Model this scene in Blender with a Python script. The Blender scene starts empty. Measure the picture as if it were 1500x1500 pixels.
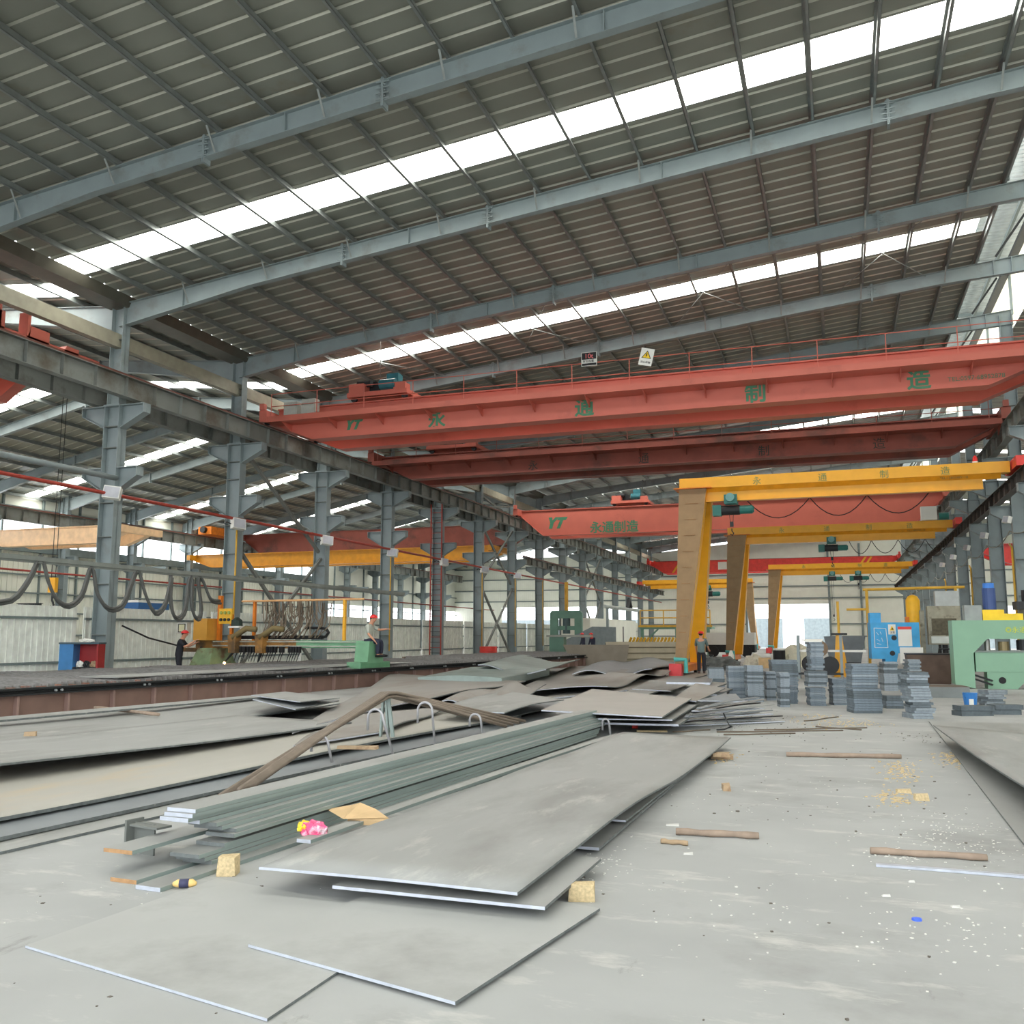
import bpy, math, random
from mathutils import Vector, Matrix
R = random.Random(7)
V = Vector
C = bpy.context.scene.collection
sc = bpy.context.scene

# ------------------------------------------------------------------ camera
F = 1357.0
PITCH = math.atan(181 / F); YAW = math.atan(481 / math.hypot(F, 181)); CH = 1.58
cd = bpy.data.cameras.new('camera'); cam = bpy.data.objects.new('camera', cd); C.objects.link(cam)
cd.sensor_width = 36; cd.lens = 36 * F / 1500; cd.clip_end = 500; cd.clip_start = .05
cam.location = (0, 0, CH); cam.rotation_euler = (math.pi / 2 + PITCH, 0, YAW)
sc.camera = cam
_fw = V((-math.sin(YAW) * math.cos(PITCH), math.cos(YAW) * math.cos(PITCH), math.sin(PITCH)))
_rt = V((math.cos(YAW), math.sin(YAW), 0)); _up = _rt.cross(_fw)
def _ray(x, y): return _fw * F + _rt * (x - 750) + _up * (750 - y)
def at(x, y, z=0.0):            # survey point: where the sight line through a picture point meets height z
    d = _ray(x, y); t = (z - CH) / d.z
    return V((d.x * t, d.y * t, z))
def atY(x, y, Y):               # ... meets the cross section of the hall at depth Y
    d = _ray(x, y); t = Y / d.y
    return V((d.x * t, Y, CH + d.z * t))

# ------------------------------------------------------------------ world and exposure
w = bpy.data.worlds.new('sky'); sc.world = w; w.use_nodes = True
w.node_tree.nodes['Background'].inputs[0].default_value = (.93, .97, 1, 1)
w.node_tree.nodes['Background'].inputs[1].default_value = 2.6
SKYLIGHT = 9.0
sc.view_settings.view_transform = 'Standard'; sc.view_settings.look = 'None'
sc.view_settings.gamma = 1; sc.view_settings.use_curve_mapping = False
sc.view_settings.exposure = 0.5

# ------------------------------------------------------------------ materials
MATS = {}
def srgb(c):
    return tuple(((v / 255 + .055) / 1.055) ** 2.4 if v / 255 > .04045 else v / 255 / 12.92 for v in c) + (1,)
def mat(name, col, rough=.6, metal=0.0, var=.12, scale=3.0, col2=None, mix2=.5, scale2=1.2, bump=0.0, emit=0, stretch=(1, 1, 1), spec=.4):
    if name in MATS: return MATS[name]
    m = bpy.data.materials.new(name); m.use_nodes = True; MATS[name] = m
    nt = m.node_tree; b = nt.nodes['Principled BSDF']; L = nt.links
    b.inputs['Roughness'].default_value = rough; b.inputs['Metallic'].default_value = metal
    b.inputs['Specular IOR Level'].default_value = spec
    c = srgb(col)
    if emit:
        b.inputs['Base Color'].default_value = c
        b.inputs['Emission Color'].default_value = c; b.inputs['Emission Strength'].default_value = emit
        return m
    tc = nt.nodes.new('ShaderNodeTexCoord'); mp = nt.nodes.new('ShaderNodeMapping'); mp.inputs['Scale'].default_value = stretch
    L.new(tc.outputs['Object'], mp.inputs['Vector'])
    n = nt.nodes.new('ShaderNodeTexNoise'); n.inputs['Scale'].default_value = scale; n.inputs['Detail'].default_value = 6
    L.new(mp.outputs[0], n.inputs['Vector'])
    r = nt.nodes.new('ShaderNodeValToRGB'); L.new(n.outputs['Fac'], r.inputs[0])
    r.color_ramp.elements[0].position = .3; r.color_ramp.elements[1].position = .7
    r.color_ramp.elements[0].color = tuple(v * (1 - var) for v in c[:3]) + (1,)
    r.color_ramp.elements[1].color = tuple(min(1, v * (1 + var)) for v in c[:3]) + (1,)
    out = r.outputs[0]
    if col2:
        n2 = nt.nodes.new('ShaderNodeTexNoise'); n2.inputs['Scale'].default_value = scale2; n2.inputs['Detail'].default_value = 8
        n2.inputs['Roughness'].default_value = .65
        L.new(mp.outputs[0], n2.inputs['Vector'])
        r2 = nt.nodes.new('ShaderNodeValToRGB'); L.new(n2.outputs['Fac'], r2.inputs[0])
        r2.color_ramp.elements[0].position = 1 - mix2 - .06; r2.color_ramp.elements[1].position = 1 - mix2 + .1
        r2.color_ramp.elements[0].color = (0, 0, 0, 1); r2.color_ramp.elements[1].color = (1, 1, 1, 1)
        mx = nt.nodes.new('ShaderNodeMix'); mx.data_type = 'RGBA'
        L.new(r2.outputs[0], mx.inputs['Factor']); L.new(out, mx.inputs['A']); mx.inputs['B'].default_value = srgb(col2)
        out = mx.outputs['Result']
    L.new(out, b.inputs['Base Color'])
    if bump:
        bp = nt.nodes.new('ShaderNodeBump'); bp.inputs['Strength'].default_value = bump; bp.inputs['Distance'].default_value = .02
        L.new(n.outputs['Fac'], bp.inputs['Height']); L.new(bp.outputs[0], b.inputs['Normal'])
    return m

FRAME = mat('blue_grey_steel_paint', (138, 150, 152), .5, 0, .08, 1.5, (124, 128, 124), .4, .8)
FRAMED = mat('dusty_grey_steel_paint', (112, 116, 112), .6, 0, .14, 1.5, (84, 80, 72), .42, .9)
GALV = mat('galvanised_purlin', (142, 148, 146), .38, .35, .12, 4)
RIB = mat('roof_rib_highlight', (192, 192, 180), .4, .2, .06, 2)  # light catching the rib sides, put into a paler colour
SHEET = mat('roof_sheet', (140, 143, 134), .5, .15, .08, .6, (132, 124, 106), .34, .35)
WHITEP = mat('cream_wall_sheet', (236, 238, 226), .5, 0, .04, 1)
GIRT = mat('grey_girt', (120, 132, 132), .5)
CONC = mat('concrete', (166, 168, 167), .75, 0, .08, .9, (140, 140, 137), .42, .35, .05)
RED = mat('crane_red', (200, 108, 92), .5, 0, .06, 1.2, (176, 94, 80), .36, .5)
REDD = mat('crane_red_sooty', (146, 78, 66), .55, 0, .15, 1.2, (84, 60, 54), .42, .35)
REDB = mat('bright_red_paint', (224, 66, 58), .4)
YEL = mat('crane_yellow', (236, 172, 44), .35, 0, .06, 2)
BROWN = mat('primer_brown_face', (150, 124, 92), .7, 0, .08, 3, (206, 168, 92), .3, 1.6)
ORANGE = mat('orange_paint', (214, 120, 32), .5, 0, .2, 4)
GREENT = mat('green_lettering', (70, 128, 98), .6)
HOIST = mat('hoist_green', (40, 112, 104), .4)
DARK = mat('dark_metal', (46, 48, 50), .5, .3)
BLACK = mat('black_rubber', (28, 28, 30), .6)
RUNWAY = mat('runway_grey', (122, 126, 122), .55, 0, .1, 1.2, (92, 86, 74), .45, .5)
RAIL = mat('worn_rail', (110, 70, 60), .5, .4)
def scuff(m, col, stretch, thr, rot=.4):
    """worn pale streaks over a floor or plate colour"""
    nt = m.node_tree; L = nt.links; b = nt.nodes['Principled BSDF']; src = b.inputs['Base Color'].links[0].from_socket
    tc = nt.nodes.new('ShaderNodeTexCoord'); mp = nt.nodes.new('ShaderNodeMapping'); mp.inputs['Scale'].default_value = stretch; mp.inputs['Rotation'].default_value = (0, 0, rot)
    n = nt.nodes.new('ShaderNodeTexNoise'); n.inputs['Scale'].default_value = 1.0; n.inputs['Detail'].default_value = 9; n.inputs['Roughness'].default_value = .7
    r = nt.nodes.new('ShaderNodeValToRGB'); r.color_ramp.elements[0].position = thr; r.color_ramp.elements[1].position = thr + .12
    mx = nt.nodes.new('ShaderNodeMix'); mx.data_type = 'RGBA'
    L.new(tc.outputs['Object'], mp.inputs['Vector']); L.new(mp.outputs[0], n.inputs['Vector']); L.new(n.outputs['Fac'], r.inputs[0])
    L.new(r.outputs[0], mx.inputs['Factor']); L.new(src, mx.inputs['A']); mx.inputs['B'].default_value = srgb(col); L.new(mx.outputs['Result'], b.inputs['Base Color'])
scuff(CONC, (190, 190, 186), (1.2, 3.0, 1), .56)
scuff(CONC, (122, 120, 116), (2.2, .7, 1), .64, -.2)
WHITE = mat('white_paint', (228, 228, 222), .5, 0, .03)
DAY = mat('daylight_panel', (255, 253, 244), .6, emit=SKYLIGHT)
DAYW = mat('daylight_window', (250, 252, 255), .6, emit=3.5)
MONI = mat('monitor_cream_panel', (250, 245, 222), .6, emit=.75)  # daylight through the translucent panel, put in as a faint glow
REDPIPE = mat('red_pipe', (168, 66, 54), .5)
YPIPE = mat('yellow_pipe', (214, 168, 62), .5)

# ------------------------------------------------------------------ mesh building
class MB:
    def __init__(s): s.v = []; s.f = []
    def add(s, vs, fs):
        n = len(s.v); s.v += [tuple(p) for p in vs]; s.f += [tuple(i + n for i in f) for f in fs]; return s
    def box(s, x0, x1, y0, y1, z0, z1):
        return s.add([(x0, y0, z0), (x1, y0, z0), (x1, y1, z0), (x0, y1, z0), (x0, y0, z1), (x1, y0, z1), (x1, y1, z1), (x0, y1, z1)], BOXF)
    def hexa(s, lo, hi):   # two quads, lower and upper, same winding
        return s.add(list(lo) + list(hi), BOXF)
    def bar(s, p0, p1, w, h, up=(0, 0, 1)):
        p0 = V(p0); p1 = V(p1); d = (p1 - p0).normalized(); u = V(up)
        if abs(d.dot(u)) > .99: u = V((0, 1, 0))
        a = d.cross(u).normalized() * (w / 2); b = a.cross(d).normalized() * (h / 2)
        return s.add([p0 - a - b, p0 + a - b, p1 + a - b, p1 - a - b, p0 - a + b, p0 + a + b, p1 + a + b, p1 - a + b], BOXF)
    def tube(s, pts, r, n=8, cap=True):
        pts = [V(p) for p in pts]; rings = []
        rr = r if isinstance(r, (list, tuple)) else [r] * len(pts)
        ref = None
        for i, p in enumerate(pts):
            d = (pts[min(i + 1, len(pts) - 1)] - pts[max(i - 1, 0)]).normalized()
            if ref is None:
                ref = V((0, 0, 1)) if abs(d.z) < .9 else V((1, 0, 0))
            a = d.cross(ref)
            if a.length < 1e-3: a = d.cross(V((0, 1, 0)))
            a.normalize(); b = d.cross(a).normalized(); ref = a.cross(d)
            rings.append([p + (a * math.cos(t) + b * math.sin(t)) * rr[i] for t in [2 * math.pi * k / n for k in range(n)]])
        vs = [q for ring in rings for q in ring]
        fs = [(i * n + k, i * n + (k + 1) % n, (i + 1) * n + (k + 1) % n, (i + 1) * n + k) for i in range(len(pts) - 1) for k in range(n)]
        if cap: fs += [tuple(range(n - 1, -1, -1)), tuple((len(pts) - 1) * n + k for k in range(n))]
        return s.add(vs, fs)
    def cyl(s, p0, p1, r, n=14, r1=None): return s.tube([p0, p1], [r, r if r1 is None else r1], n)
    def prism(s, poly, d):   # poly: 3D points of one face, d: extrusion vector
        n = len(poly); d = V(d); a = [V(p) for p in poly]
        return s.add(a + [p + d for p in a], [tuple(range(n - 1, -1, -1)), tuple(range(n, 2 * n))] + [(i, (i + 1) % n, n + (i + 1) % n, n + i) for i in range(n)])
    def ibeam(s, p0, p1, h, w, tw=.02, tf=.025, up=(0, 0, 1)):   # p on the centre line
        p0 = V(p0); p1 = V(p1); d = (p1 - p0).normalized(); u = V(up); a = d.cross(u).normalized(); b = a.cross(d).normalized()
        s.bar(p0, p1, tw, h, up); o = b * (h / 2 - tf / 2)
        s.bar(p0 + o, p1 + o, w, tf, up); s.bar(p0 - o, p1 - o, w, tf, up); return s
    def build(s, name, m, parent=None, smooth=False, loc=None):
        me = bpy.data.meshes.new(name); me.from_pydata(s.v, [], s.f); me.validate()
        import bmesh
        bm = bmesh.new(); bm.from_mesh(me); bmesh.ops.recalc_face_normals(bm, faces=bm.faces); bm.to_mesh(me); bm.free()
        me.materials.append(m)
        if smooth:
            for p in me.polygons: p.use_smooth = True
        o = bpy.data.objects.new(name, me); C.objects.link(o)
        if parent: o.parent = parent
        if loc: o.location = loc
        return o
BOXF = [(3, 2, 1, 0), (4, 5, 6, 7), (0, 1, 5, 4), (1, 2, 6, 5), (2, 3, 7, 6), (3, 0, 4, 7)]
def tag(o, label, cat, group=None, kind=None):
    o['label'] = label; o['category'] = cat
    if group: o['group'] = group
    if kind: o['kind'] = kind
    return o
def thing(name, label, cat, loc=(0, 0, 0), rz=0, group=None):
    o = bpy.data.objects.new(name, None); C.objects.link(o); o.location = loc; o.rotation_euler = (0, 0, rz); o.empty_display_size = .1
    return tag(o, label, cat, group)
def struct(name, mb, m, parent=None):
    o = mb.build(name, m, parent)
    if not parent: o['kind'] = 'structure'
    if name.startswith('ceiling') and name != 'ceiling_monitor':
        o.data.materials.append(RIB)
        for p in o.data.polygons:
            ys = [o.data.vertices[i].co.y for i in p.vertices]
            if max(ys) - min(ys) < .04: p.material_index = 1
    return o
def dup(root, loc=None, rz=None, label=None):
    r = root.copy(); C.objects.link(r)
    if loc is not None: r.location = loc
    if rz is not None: r.rotation_euler = (0, 0, rz)
    if label: r['label'] = label
    for ch in root.children:
        c = ch.copy(); C.objects.link(c); c.parent = r
        for g in ch.children:
            d = g.copy(); C.objects.link(d); d.parent = c
    return r
def text(body, size, m, loc, rot, name='lettering', parent=None, align='LEFT', bold=.0):
    c = bpy.data.curves.new(name, 'FONT'); c.body = body; c.size = size; c.extrude = .004; c.offset = bold; c.align_x = align; c.resolution_u = 3
    c.materials.append(m); o = bpy.data.objects.new(name, c); C.objects.link(o); o.location = loc; o.rotation_euler = rot
    if parent: o.parent = parent
    return o
ORD = 'first second third fourth fifth sixth seventh eighth ninth tenth eleventh twelfth thirteenth fourteenth fifteenth sixteenth seventeenth eighteenth nineteenth twentieth twenty-first twenty-second twenty-third twenty-fourth twenty-fifth twenty-sixth twenty-seventh twenty-eighth twenty-ninth thirtieth'.split()

# ================================================================== THE HALL
XL, XR, XE = -22.0, 7.25, 5.4            # column rows, edge of the main roof
YB, Y0, DY = 121.0, 23.6, 6.5
FY = [Y0 + DY * k for k in range(-2, 15)]   # roof frames; the third one stands on the first column in view
def ztop(X): return 12.45 + .1 * (X + 22)      # top of the rafters
def zsh(X): return ztop(X) + .22               # roof sheet
STRIPS = [-4.0, 8.6, 21.0, 33.4, 60.0, 72.6, 85.2, 97.8, 110.4]
SIDESTRIPS = [-4.0, 8.6, 21.0, 33.4, 45.9, 58.4, 70.9, 83.4, 95.9, 108.4]

struct('floor', MB().box(-53, 40, -14, YB, -.3, 0), CONC)
struct('ground', MB().box(-120, 120, YB, 260, -.4, -.08), mat('pale_yard', (214, 214, 208), .8))
struct('ground_behind', MB().box(-120, 120, -80, -14, -.5, -.1), mat('pale_yard', (214, 214, 208)))  # yard ground outside the open end, unseen behind the camera

def sheet(xa, za, xb, zb, y0, y1, gaps, pitch=.6):
    """ribbed sheet, ribs running down the slope from (xa,za) to (xb,zb)"""
    mb = MB(); y = y0; prof = []
    segs = []; a = y0
    for g in sorted(gaps):
        segs.append((a, g - .6)); a = g + .6
    segs.append((a, y1))
    for a, b in segs:
        prof = [(a, 0)]; y = a + .18
        while y + .2 < b:
            prof += [(y, 0), (y + .03, .05), (y + .1, .05), (y + .13, 0)]; y += pitch
        prof.append((b, 0))
        vs = [(xa, p, za + h) for p, h in prof] + [(xb, p, zb + h) for p, h in prof]; n = len(prof)
        mb.add(vs, [(i, i + 1, n + i + 1, n + i) for i in range(n - 1)])
    return mb
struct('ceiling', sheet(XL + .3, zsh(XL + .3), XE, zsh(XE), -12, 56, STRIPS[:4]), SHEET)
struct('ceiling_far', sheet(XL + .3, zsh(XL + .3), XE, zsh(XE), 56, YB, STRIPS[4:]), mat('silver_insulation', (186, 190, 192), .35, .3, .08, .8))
for i, y in enumerate(STRIPS):
    struct('window_%d' % (i + 1), MB().hexa([(XL + .3, y - .6, zsh(XL + .3) + .02), (XE - .4, y - .6, zsh(XE - .4) + .02), (XE - .4, y + .6, zsh(XE - .4) + .02), (XL + .3, y + .6, zsh(XL + .3) + .02)],
        [(XL + .3, y - .6, zsh(XL + .3) + .05), (XE - .4, y - .6, zsh(XE - .4) + .05), (XE - .4, y + .6, zsh(XE - .4) + .05), (XL + .3, y + .6, zsh(XL + .3) + .05)]), DAY)

# purlins
def purlin(X, z, y0, y1, label, group):
    mb = MB().box(X - .004, X + .004, y0, y1, z - .2, z).box(X - .07, X, y0, y1, z - .008, z).box(X, X + .07, y0, y1, z - .2, z - .192)
    mb.box(X - .07, X - .062, y0, y1, z - .03, z).box(X + .062, X + .07, y0, y1, z - .2, z - .17)
    return tag(mb.build('roof_purlin', GALV), label, 'purlin', group)
PX = [-20.7 + 1.47 * k for k in range(18)]
for i, X in enumerate(PX):
    purlin(X, zsh(X) - .01, -12, YB, 'galvanised roof purlin over the crane bay, %s up from the valley gutter' % ORD[i], 'purlins of the crane bay roof')
purlin(XE - .1, zsh(XE) - .01, -12, YB, 'galvanised eave purlin along the open ridge edge of the crane bay roof', 'purlins of the crane bay roof')

# rafters of the crane bay (same frame repeated)
def rafter_proto():
    root = thing('roof_rafter', '', 'rafter', (0, 0, 0), 0, 'rafters of the crane bay')
    def bot(X): return ztop(X) - (.5 + max(0, (-17 - X)) * .055 + max(0, X - 4) * .04)
    xs = [XL, -17, -10, 0, 4, XR + .3]
    mb = MB()
    for a, b in zip(xs, xs[1:]):
        mb.hexa([(a, -.006, bot(a)), (b, -.006, bot(b)), (b, .006, bot(b)), (a, .006, bot(a))], [(a, -.006, ztop(a)), (b, -.006, ztop(b)), (b, .006, ztop(b)), (a, .006, ztop(a))])
        mb.bar((a, 0, ztop(a) - .008), (b, 0, ztop(b) - .008), .22, .016)
        mb.bar((a, 0, bot(a) + .008), (b, 0, bot(b) + .008), .22, .016)
    mb.build('beam_body', FRAME, root)
    for X in (-13.7, -9.0, 1.7):
        p = MB().box(X - .03, X - .004, -.13, .13, bot(X) - .12, ztop(X) + .06).box(X + .004, X + .03, -.13, .13, bot(X) - .12, ztop(X) + .06)
        for t in (.1, .37, .64, .9):
            z = bot(X) + (ztop(X) - bot(X)) * t
            p.box(X - .16, X + .16, -.12, -.105, z - .015, z + .015); p.cyl((X - .07, -.09, z + .07), (X + .07, -.09, z + .07), .022, 6)
        p.build('splice_plate', FRAME, root)
    for X in PX[1::2]:
        if X > XE - .6: continue
        MB().bar((X - .05, -.08, bot(X) + .05), (X - .02, -.45, zsh(X) - .2), .05, .012).build('flange_brace', GALV, root)
    for X in (-19.5, -11.5, -4, 5.9, 6.5):
        MB().box(X - .012, X + .012, -.1, .1, bot(X), ztop(X) - .01).build('stiffener', FRAME, root)
    return root
rp = rafter_proto()
for k, y in enumerate(FY):
    lab = ('blue-grey roof rafter of the crane bay, %s from the camera' % ORD[k])
    if k == 0: rp.location = (0, y, 0); rp['label'] = lab
    else: dup(rp, (0, y, 0), 0, lab)

for i, xc in enumerate((-17.5, -10.8, -4.2, 2.0)):
    r = thing('tie_rods', 'crossed thin tie rods under the second bright roof strip, %s from the left' % ORD[i], 'tie rods', (xc, Y0 + DY * 1.5, 0))
    for s_ in (-1, 1): MB().tube([(-1.6 * s_, -3.1, zsh(xc - 1.6 * s_) - .3), (1.6 * s_, 3.1, zsh(xc + 1.6 * s_) - .3 - .03 * s_)], .016, 6).build('rod', GALV, r)

# valley gutter and eave beams along the left row
mb = MB(); mb.prism([(-22.45, -12, 12.32), (-22.6, -12, 12.64), (-22.55, -12, 12.64), (-22.4, -12, 12.36), (-21.75, -12, 12.36), (-21.6, -12, 12.64), (-21.55, -12, 12.64), (-21.7, -12, 12.32)], (0, YB + 12, 0))
tag(mb.build('valley_gutter', mat('gutter_steel', (92, 90, 80), .45, .3)), 'long steel box gutter in the roof valley above the left column row', 'gutter')
mb = MB()
mb.prism([(-22.14, -12, 10.95), (-22.14, -12, 11.4), (-21.9, -12, 11.4), (-21.9, -12, 10.95)], (0, YB + 12, 0))
tag(mb.build('tie_beam', mat('tie_steel', (160, 156, 138), .5, .1)), 'long beige tie beam running between the column tops under the gutter', 'beam')

# columns
def column_proto(side):   # side +1: crane bay lies towards +X of the row
    root = thing('steel_column', '', 'column')
    h = 12.3 if side > 0 else 15.2
    m = MB().box(-.3, .3, -.008, .008, 0, 9.0).box(.28, .3, -.19, .19, 0, 9.0).box(-.3, -.28, -.19, .19, 0, 9.0)
    m.box(-.45, .45, -.3, .3, 0, .03)
    m.build('shaft', FRAME, root)
    u = MB().box(-.24, .24, -.008, .008, 9.0, h).box(.22, .24, -.17, .17, 9.0, h).box(-.24, -.22, -.17, .17, 9.0, h).box(-.32, .32, -.22, .22, 8.97, 9.03)
    u.build('upper_shaft', FRAME, root)
    for zz in (1.6, 3.2, 4.7, 5.8, 7.6, 8.3, 11.2):
        wv = .28 if zz < 9 else .22
        MB().box(-wv, wv, -.18, .18, zz - .012, zz + .012).build('stiffener', FRAMED, root)
    for sx in (-1, 1):
        for name, z, L in (('crane_bracket', 9.0, .95), ('lower_bracket', 6.95, .8)):
            b = MB()
            a, c = sx * .3, sx * (.3 + L)
            b.prism([(a, -.012, z), (c, -.012, z), (c, -.012, z - .28), (a, -.012, z - .75)], (0, .024, 0))
            b.box(min(a, c), max(a, c), -.17, .17, z - .025, z)
            b.hexa([(a, -.15, z - .77), (c, -.15, z - .3), (c, .15, z - .3), (a, .15, z - .77)], [(a, -.15, z - .75), (c, -.15, z - .28), (c, .15, z - .28), (a, .15, z - .75)])
            b.box(c - sx * .02 - .01, c - sx * .02 + .01, -.17, .17, z - .3, z)
            b.build(name, FRAME, root)
    return root
cl = column_proto(1); cr = column_proto(-1)
near = {0: 'behind the blue and red cabinet', 1: 'behind the yellow cutting machine', 2: 'behind the hanging hoses of the cutting machine', 3: 'behind the green end of the cutting machine', 4: 'with the red ladder on it', 5: 'beside the red drum'}
c3 = None
for k in range(-1, 15):
    y = Y0 + DY * k
    l1 = 'blue-grey I-section column of the left row, ' + near.get(k, 'the %s past the red ladder' % ORD[max(0, k - 5)] if k > 0 else 'standing before the one with the blue cabinet')
    if k == -1: cl.location = (XL, y, 0); cl['label'] = l1; cl['group'] = 'left row columns'
    else: dup(cl, (XL, y, 0), 0, l1)
    if k >= 2:
        l2 = 'blue-grey I-section column of the right row, %s from the camera' % ORD[k - 2]
        if k == 2: cr.location = (XR, y, 0); cr['label'] = l2; cr['group'] = 'right row columns'
        else: dup(cr, (XR, y, 0), 0, l2)
    if k >= 1:
        l3 = 'blue-grey column of the outer row across the left bay, %s from the camera' % ORD[k - 1]
        c = dup(cl, (-50, y, 0), 0, l3); c['group'] = 'outer row columns'

# crane runways
def runway(x, z, y0, y1, h, label, vx=0, m=RUNWAY, rail=True):
    root = thing('crane_runway_beam', label, 'crane runway', (x, (y0 + y1) / 2, z - h))
    ys, ye = y0 - (y0 + y1) / 2, y1 - (y0 + y1) / 2
    MB().box(-.008, .008, ys, ye, .02, h - .02).box(-.17, .17, ys, ye, h - .02, h).box(-.14, .14, ys, ye, 0, .02).build('beam_body', m, root)
    st = MB(); y = ys + .5
    while y < ye:
        st.box(.008, .13, y - .006, y + .006, .02, h - .02).box(-.13, -.008, y - .006, y + .006, .02, h - .02); y += 1.3
    st.build('stiffeners', m, root)
    if rail: MB().box(-.035, .035, ys, ye, h, h + .11).box(-.055, .055, ys, ye, h, h + .02).build('rail', RAIL, root)
    return root
runway(-21.15, 9.75, -10, 119, .66, 'upper crane runway beam along the left row, on its crane bay side')
runway(-22.85, 9.75, -10, 119, .66, 'upper crane runway beam along the left row, on its far bay side', m=FRAMED)
runway(6.45, 9.75, -10, 119, .66, 'upper crane runway beam along the right row under the red cranes')
runway(-21.15, 7.15, 62.6, 119, .5, 'lower dark crane runway beam along the far half of the left row')
runway(6.4, 7.45, -10, 119, .5, 'lower dark runway beam along the right row under the yellow cranes', m=mat('oily_runway', (74, 68, 62), .5, .1, .2, 2))
runway(-49.1, 9.6, -10, 119, .8, 'crane runway beam along the outer column row of the left bay')

# left bay roof
def lz(X): return 12.67 + .1 * (-22.6 - X) if X > -36 else 12.67 + .1 * 13.4 - .21 * (-36 - X)
LS = [y + 1.5 for y in SIDESTRIPS]
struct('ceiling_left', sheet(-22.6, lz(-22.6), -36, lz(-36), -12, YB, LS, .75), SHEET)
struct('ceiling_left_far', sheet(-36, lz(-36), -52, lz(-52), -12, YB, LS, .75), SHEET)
for i, y in enumerate(LS):
    for j, (xa, xb) in enumerate(((-23.2, -36), (-36, -51))):
        q = [(xa, y - .6), (xb, y - .6), (xb, y + .6), (xa, y + .6)]
        struct('window_%d' % (20 + 2 * i + j), MB().hexa([(a, b, lz(a) + .02) for a, b in q], [(a, b, lz(a) + .05) for a, b in q]), DAY)
for i in range(18):
    X = -23.6 - 1.6 * i
    purlin(X, lz(X) - .01, -12, YB, 'galvanised purlin over the left bay roof, %s across from the valley gutter' % ORD[i], 'purlins of the left bay roof')
lr = thing('roof_rafter', '', 'rafter', group='rafters of the left bay')
mb = MB()
for a, b, da, db in ((-22.3, -27, .8, .5), (-27, -36, .5, .5), (-36, -45, .5, .5), (-45, -50.8, .5, .8)):
    ta, tb = lz(a) - .22, lz(b) - .22
    mb.hexa([(a, -.006, ta - da), (b, -.006, tb - db), (b, .006, tb - db), (a, .006, ta - da)], [(a, -.006, ta), (b, -.006, tb), (b, .006, tb), (a, .006, ta)])
    mb.bar((a, 0, ta - .01), (b, 0, tb - .01), .22, .02); mb.bar((a, 0, ta - da), (b, 0, tb - db), .22, .02)
mb.build('beam_body', FRAME, lr)
for X in (-29, -36, -43):
    MB().box(X - .03, X + .03, -.13, .13, lz(X) - .85, lz(X) - .2).build('splice_plate', FRAME, lr)
for k, y in enumerate(FY):
    lab = 'blue-grey rafter of the left bay roof, %s from the camera' % ORD[k]
    if k == 0: lr.location = (0, y, 0); lr['label'] = lab
    else: dup(lr, (0, y, 0), 0, lab)

# ridge monitor over the open roof edge
struct('ceiling_monitor', sheet(XE - .6, 17.6, 7.6, 17.6, -12, YB, [], .3), mat('monitor_sheet', (196, 204, 208), .5))
struct('wall_monitor', MB().box(7.6, 7.68, -12, YB, 14.9, 17.55), MONI)
mb = MB().box(7.15, 7.45, -12, YB, 16.8, 16.95)
tag(mb.build('monitor_gutter', DARK), 'dark gutter along the ridge ventilator above the right row', 'gutter')
mb = MB().box(6.8, 6.9, -12, YB, 17.05, 17.2)
tag(mb.build('monitor_girt', GIRT), 'thin grey girt under the ridge ventilator roof, beside its dark gutter', 'girt')
mp_ = thing('ridge_ventilator_truss', '', 'truss', group='ridge ventilator trusses')
MB().bar((XE, 0, zsh(XE) - .1), (XE, 0, 17.5), .12, .12, (0, 1, 0)).build('post', FRAME, mp_)
MB().bar((XE, 0, 17.45), (7.6, 0, 17.45), .1, .14).build('cross_beam', FRAME, mp_)
MB().bar((7.53, 0, 15.2), (7.53, 0, 17.5), .1, .12, (0, 1, 0)).build('post', FRAME, mp_)
MB().bar((6.0, 0, 15.4), (7.05, 0, 16.9), .06, .08).build('diagonal', DARK, mp_)
for k, y in enumerate(FY):
    lab = 'steel truss of the ridge ventilator, %s from the camera' % ORD[k]
    if k == 0: mp_.location = (0, y, 0); mp_['label'] = lab
    else: dup(mp_, (0, y, 0), 0, lab)

# right bay
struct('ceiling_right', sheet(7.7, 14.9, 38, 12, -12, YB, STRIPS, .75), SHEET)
for i, y in enumerate(STRIPS):
    struct('window_%d' % (60 + i), MB().hexa([(10, y - .6, 14.8), (37, y - .6, 12.12), (37, y + .6, 12.12), (10, y + .6, 14.8)], [(10, y - .6, 14.85), (37, y - .6, 12.16), (37, y + .6, 12.16), (10, y + .6, 14.85)]), DAY)
struct('wall_right', MB().box(38, 38.1, -12, YB, 0, 12.2), WHITEP)

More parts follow.
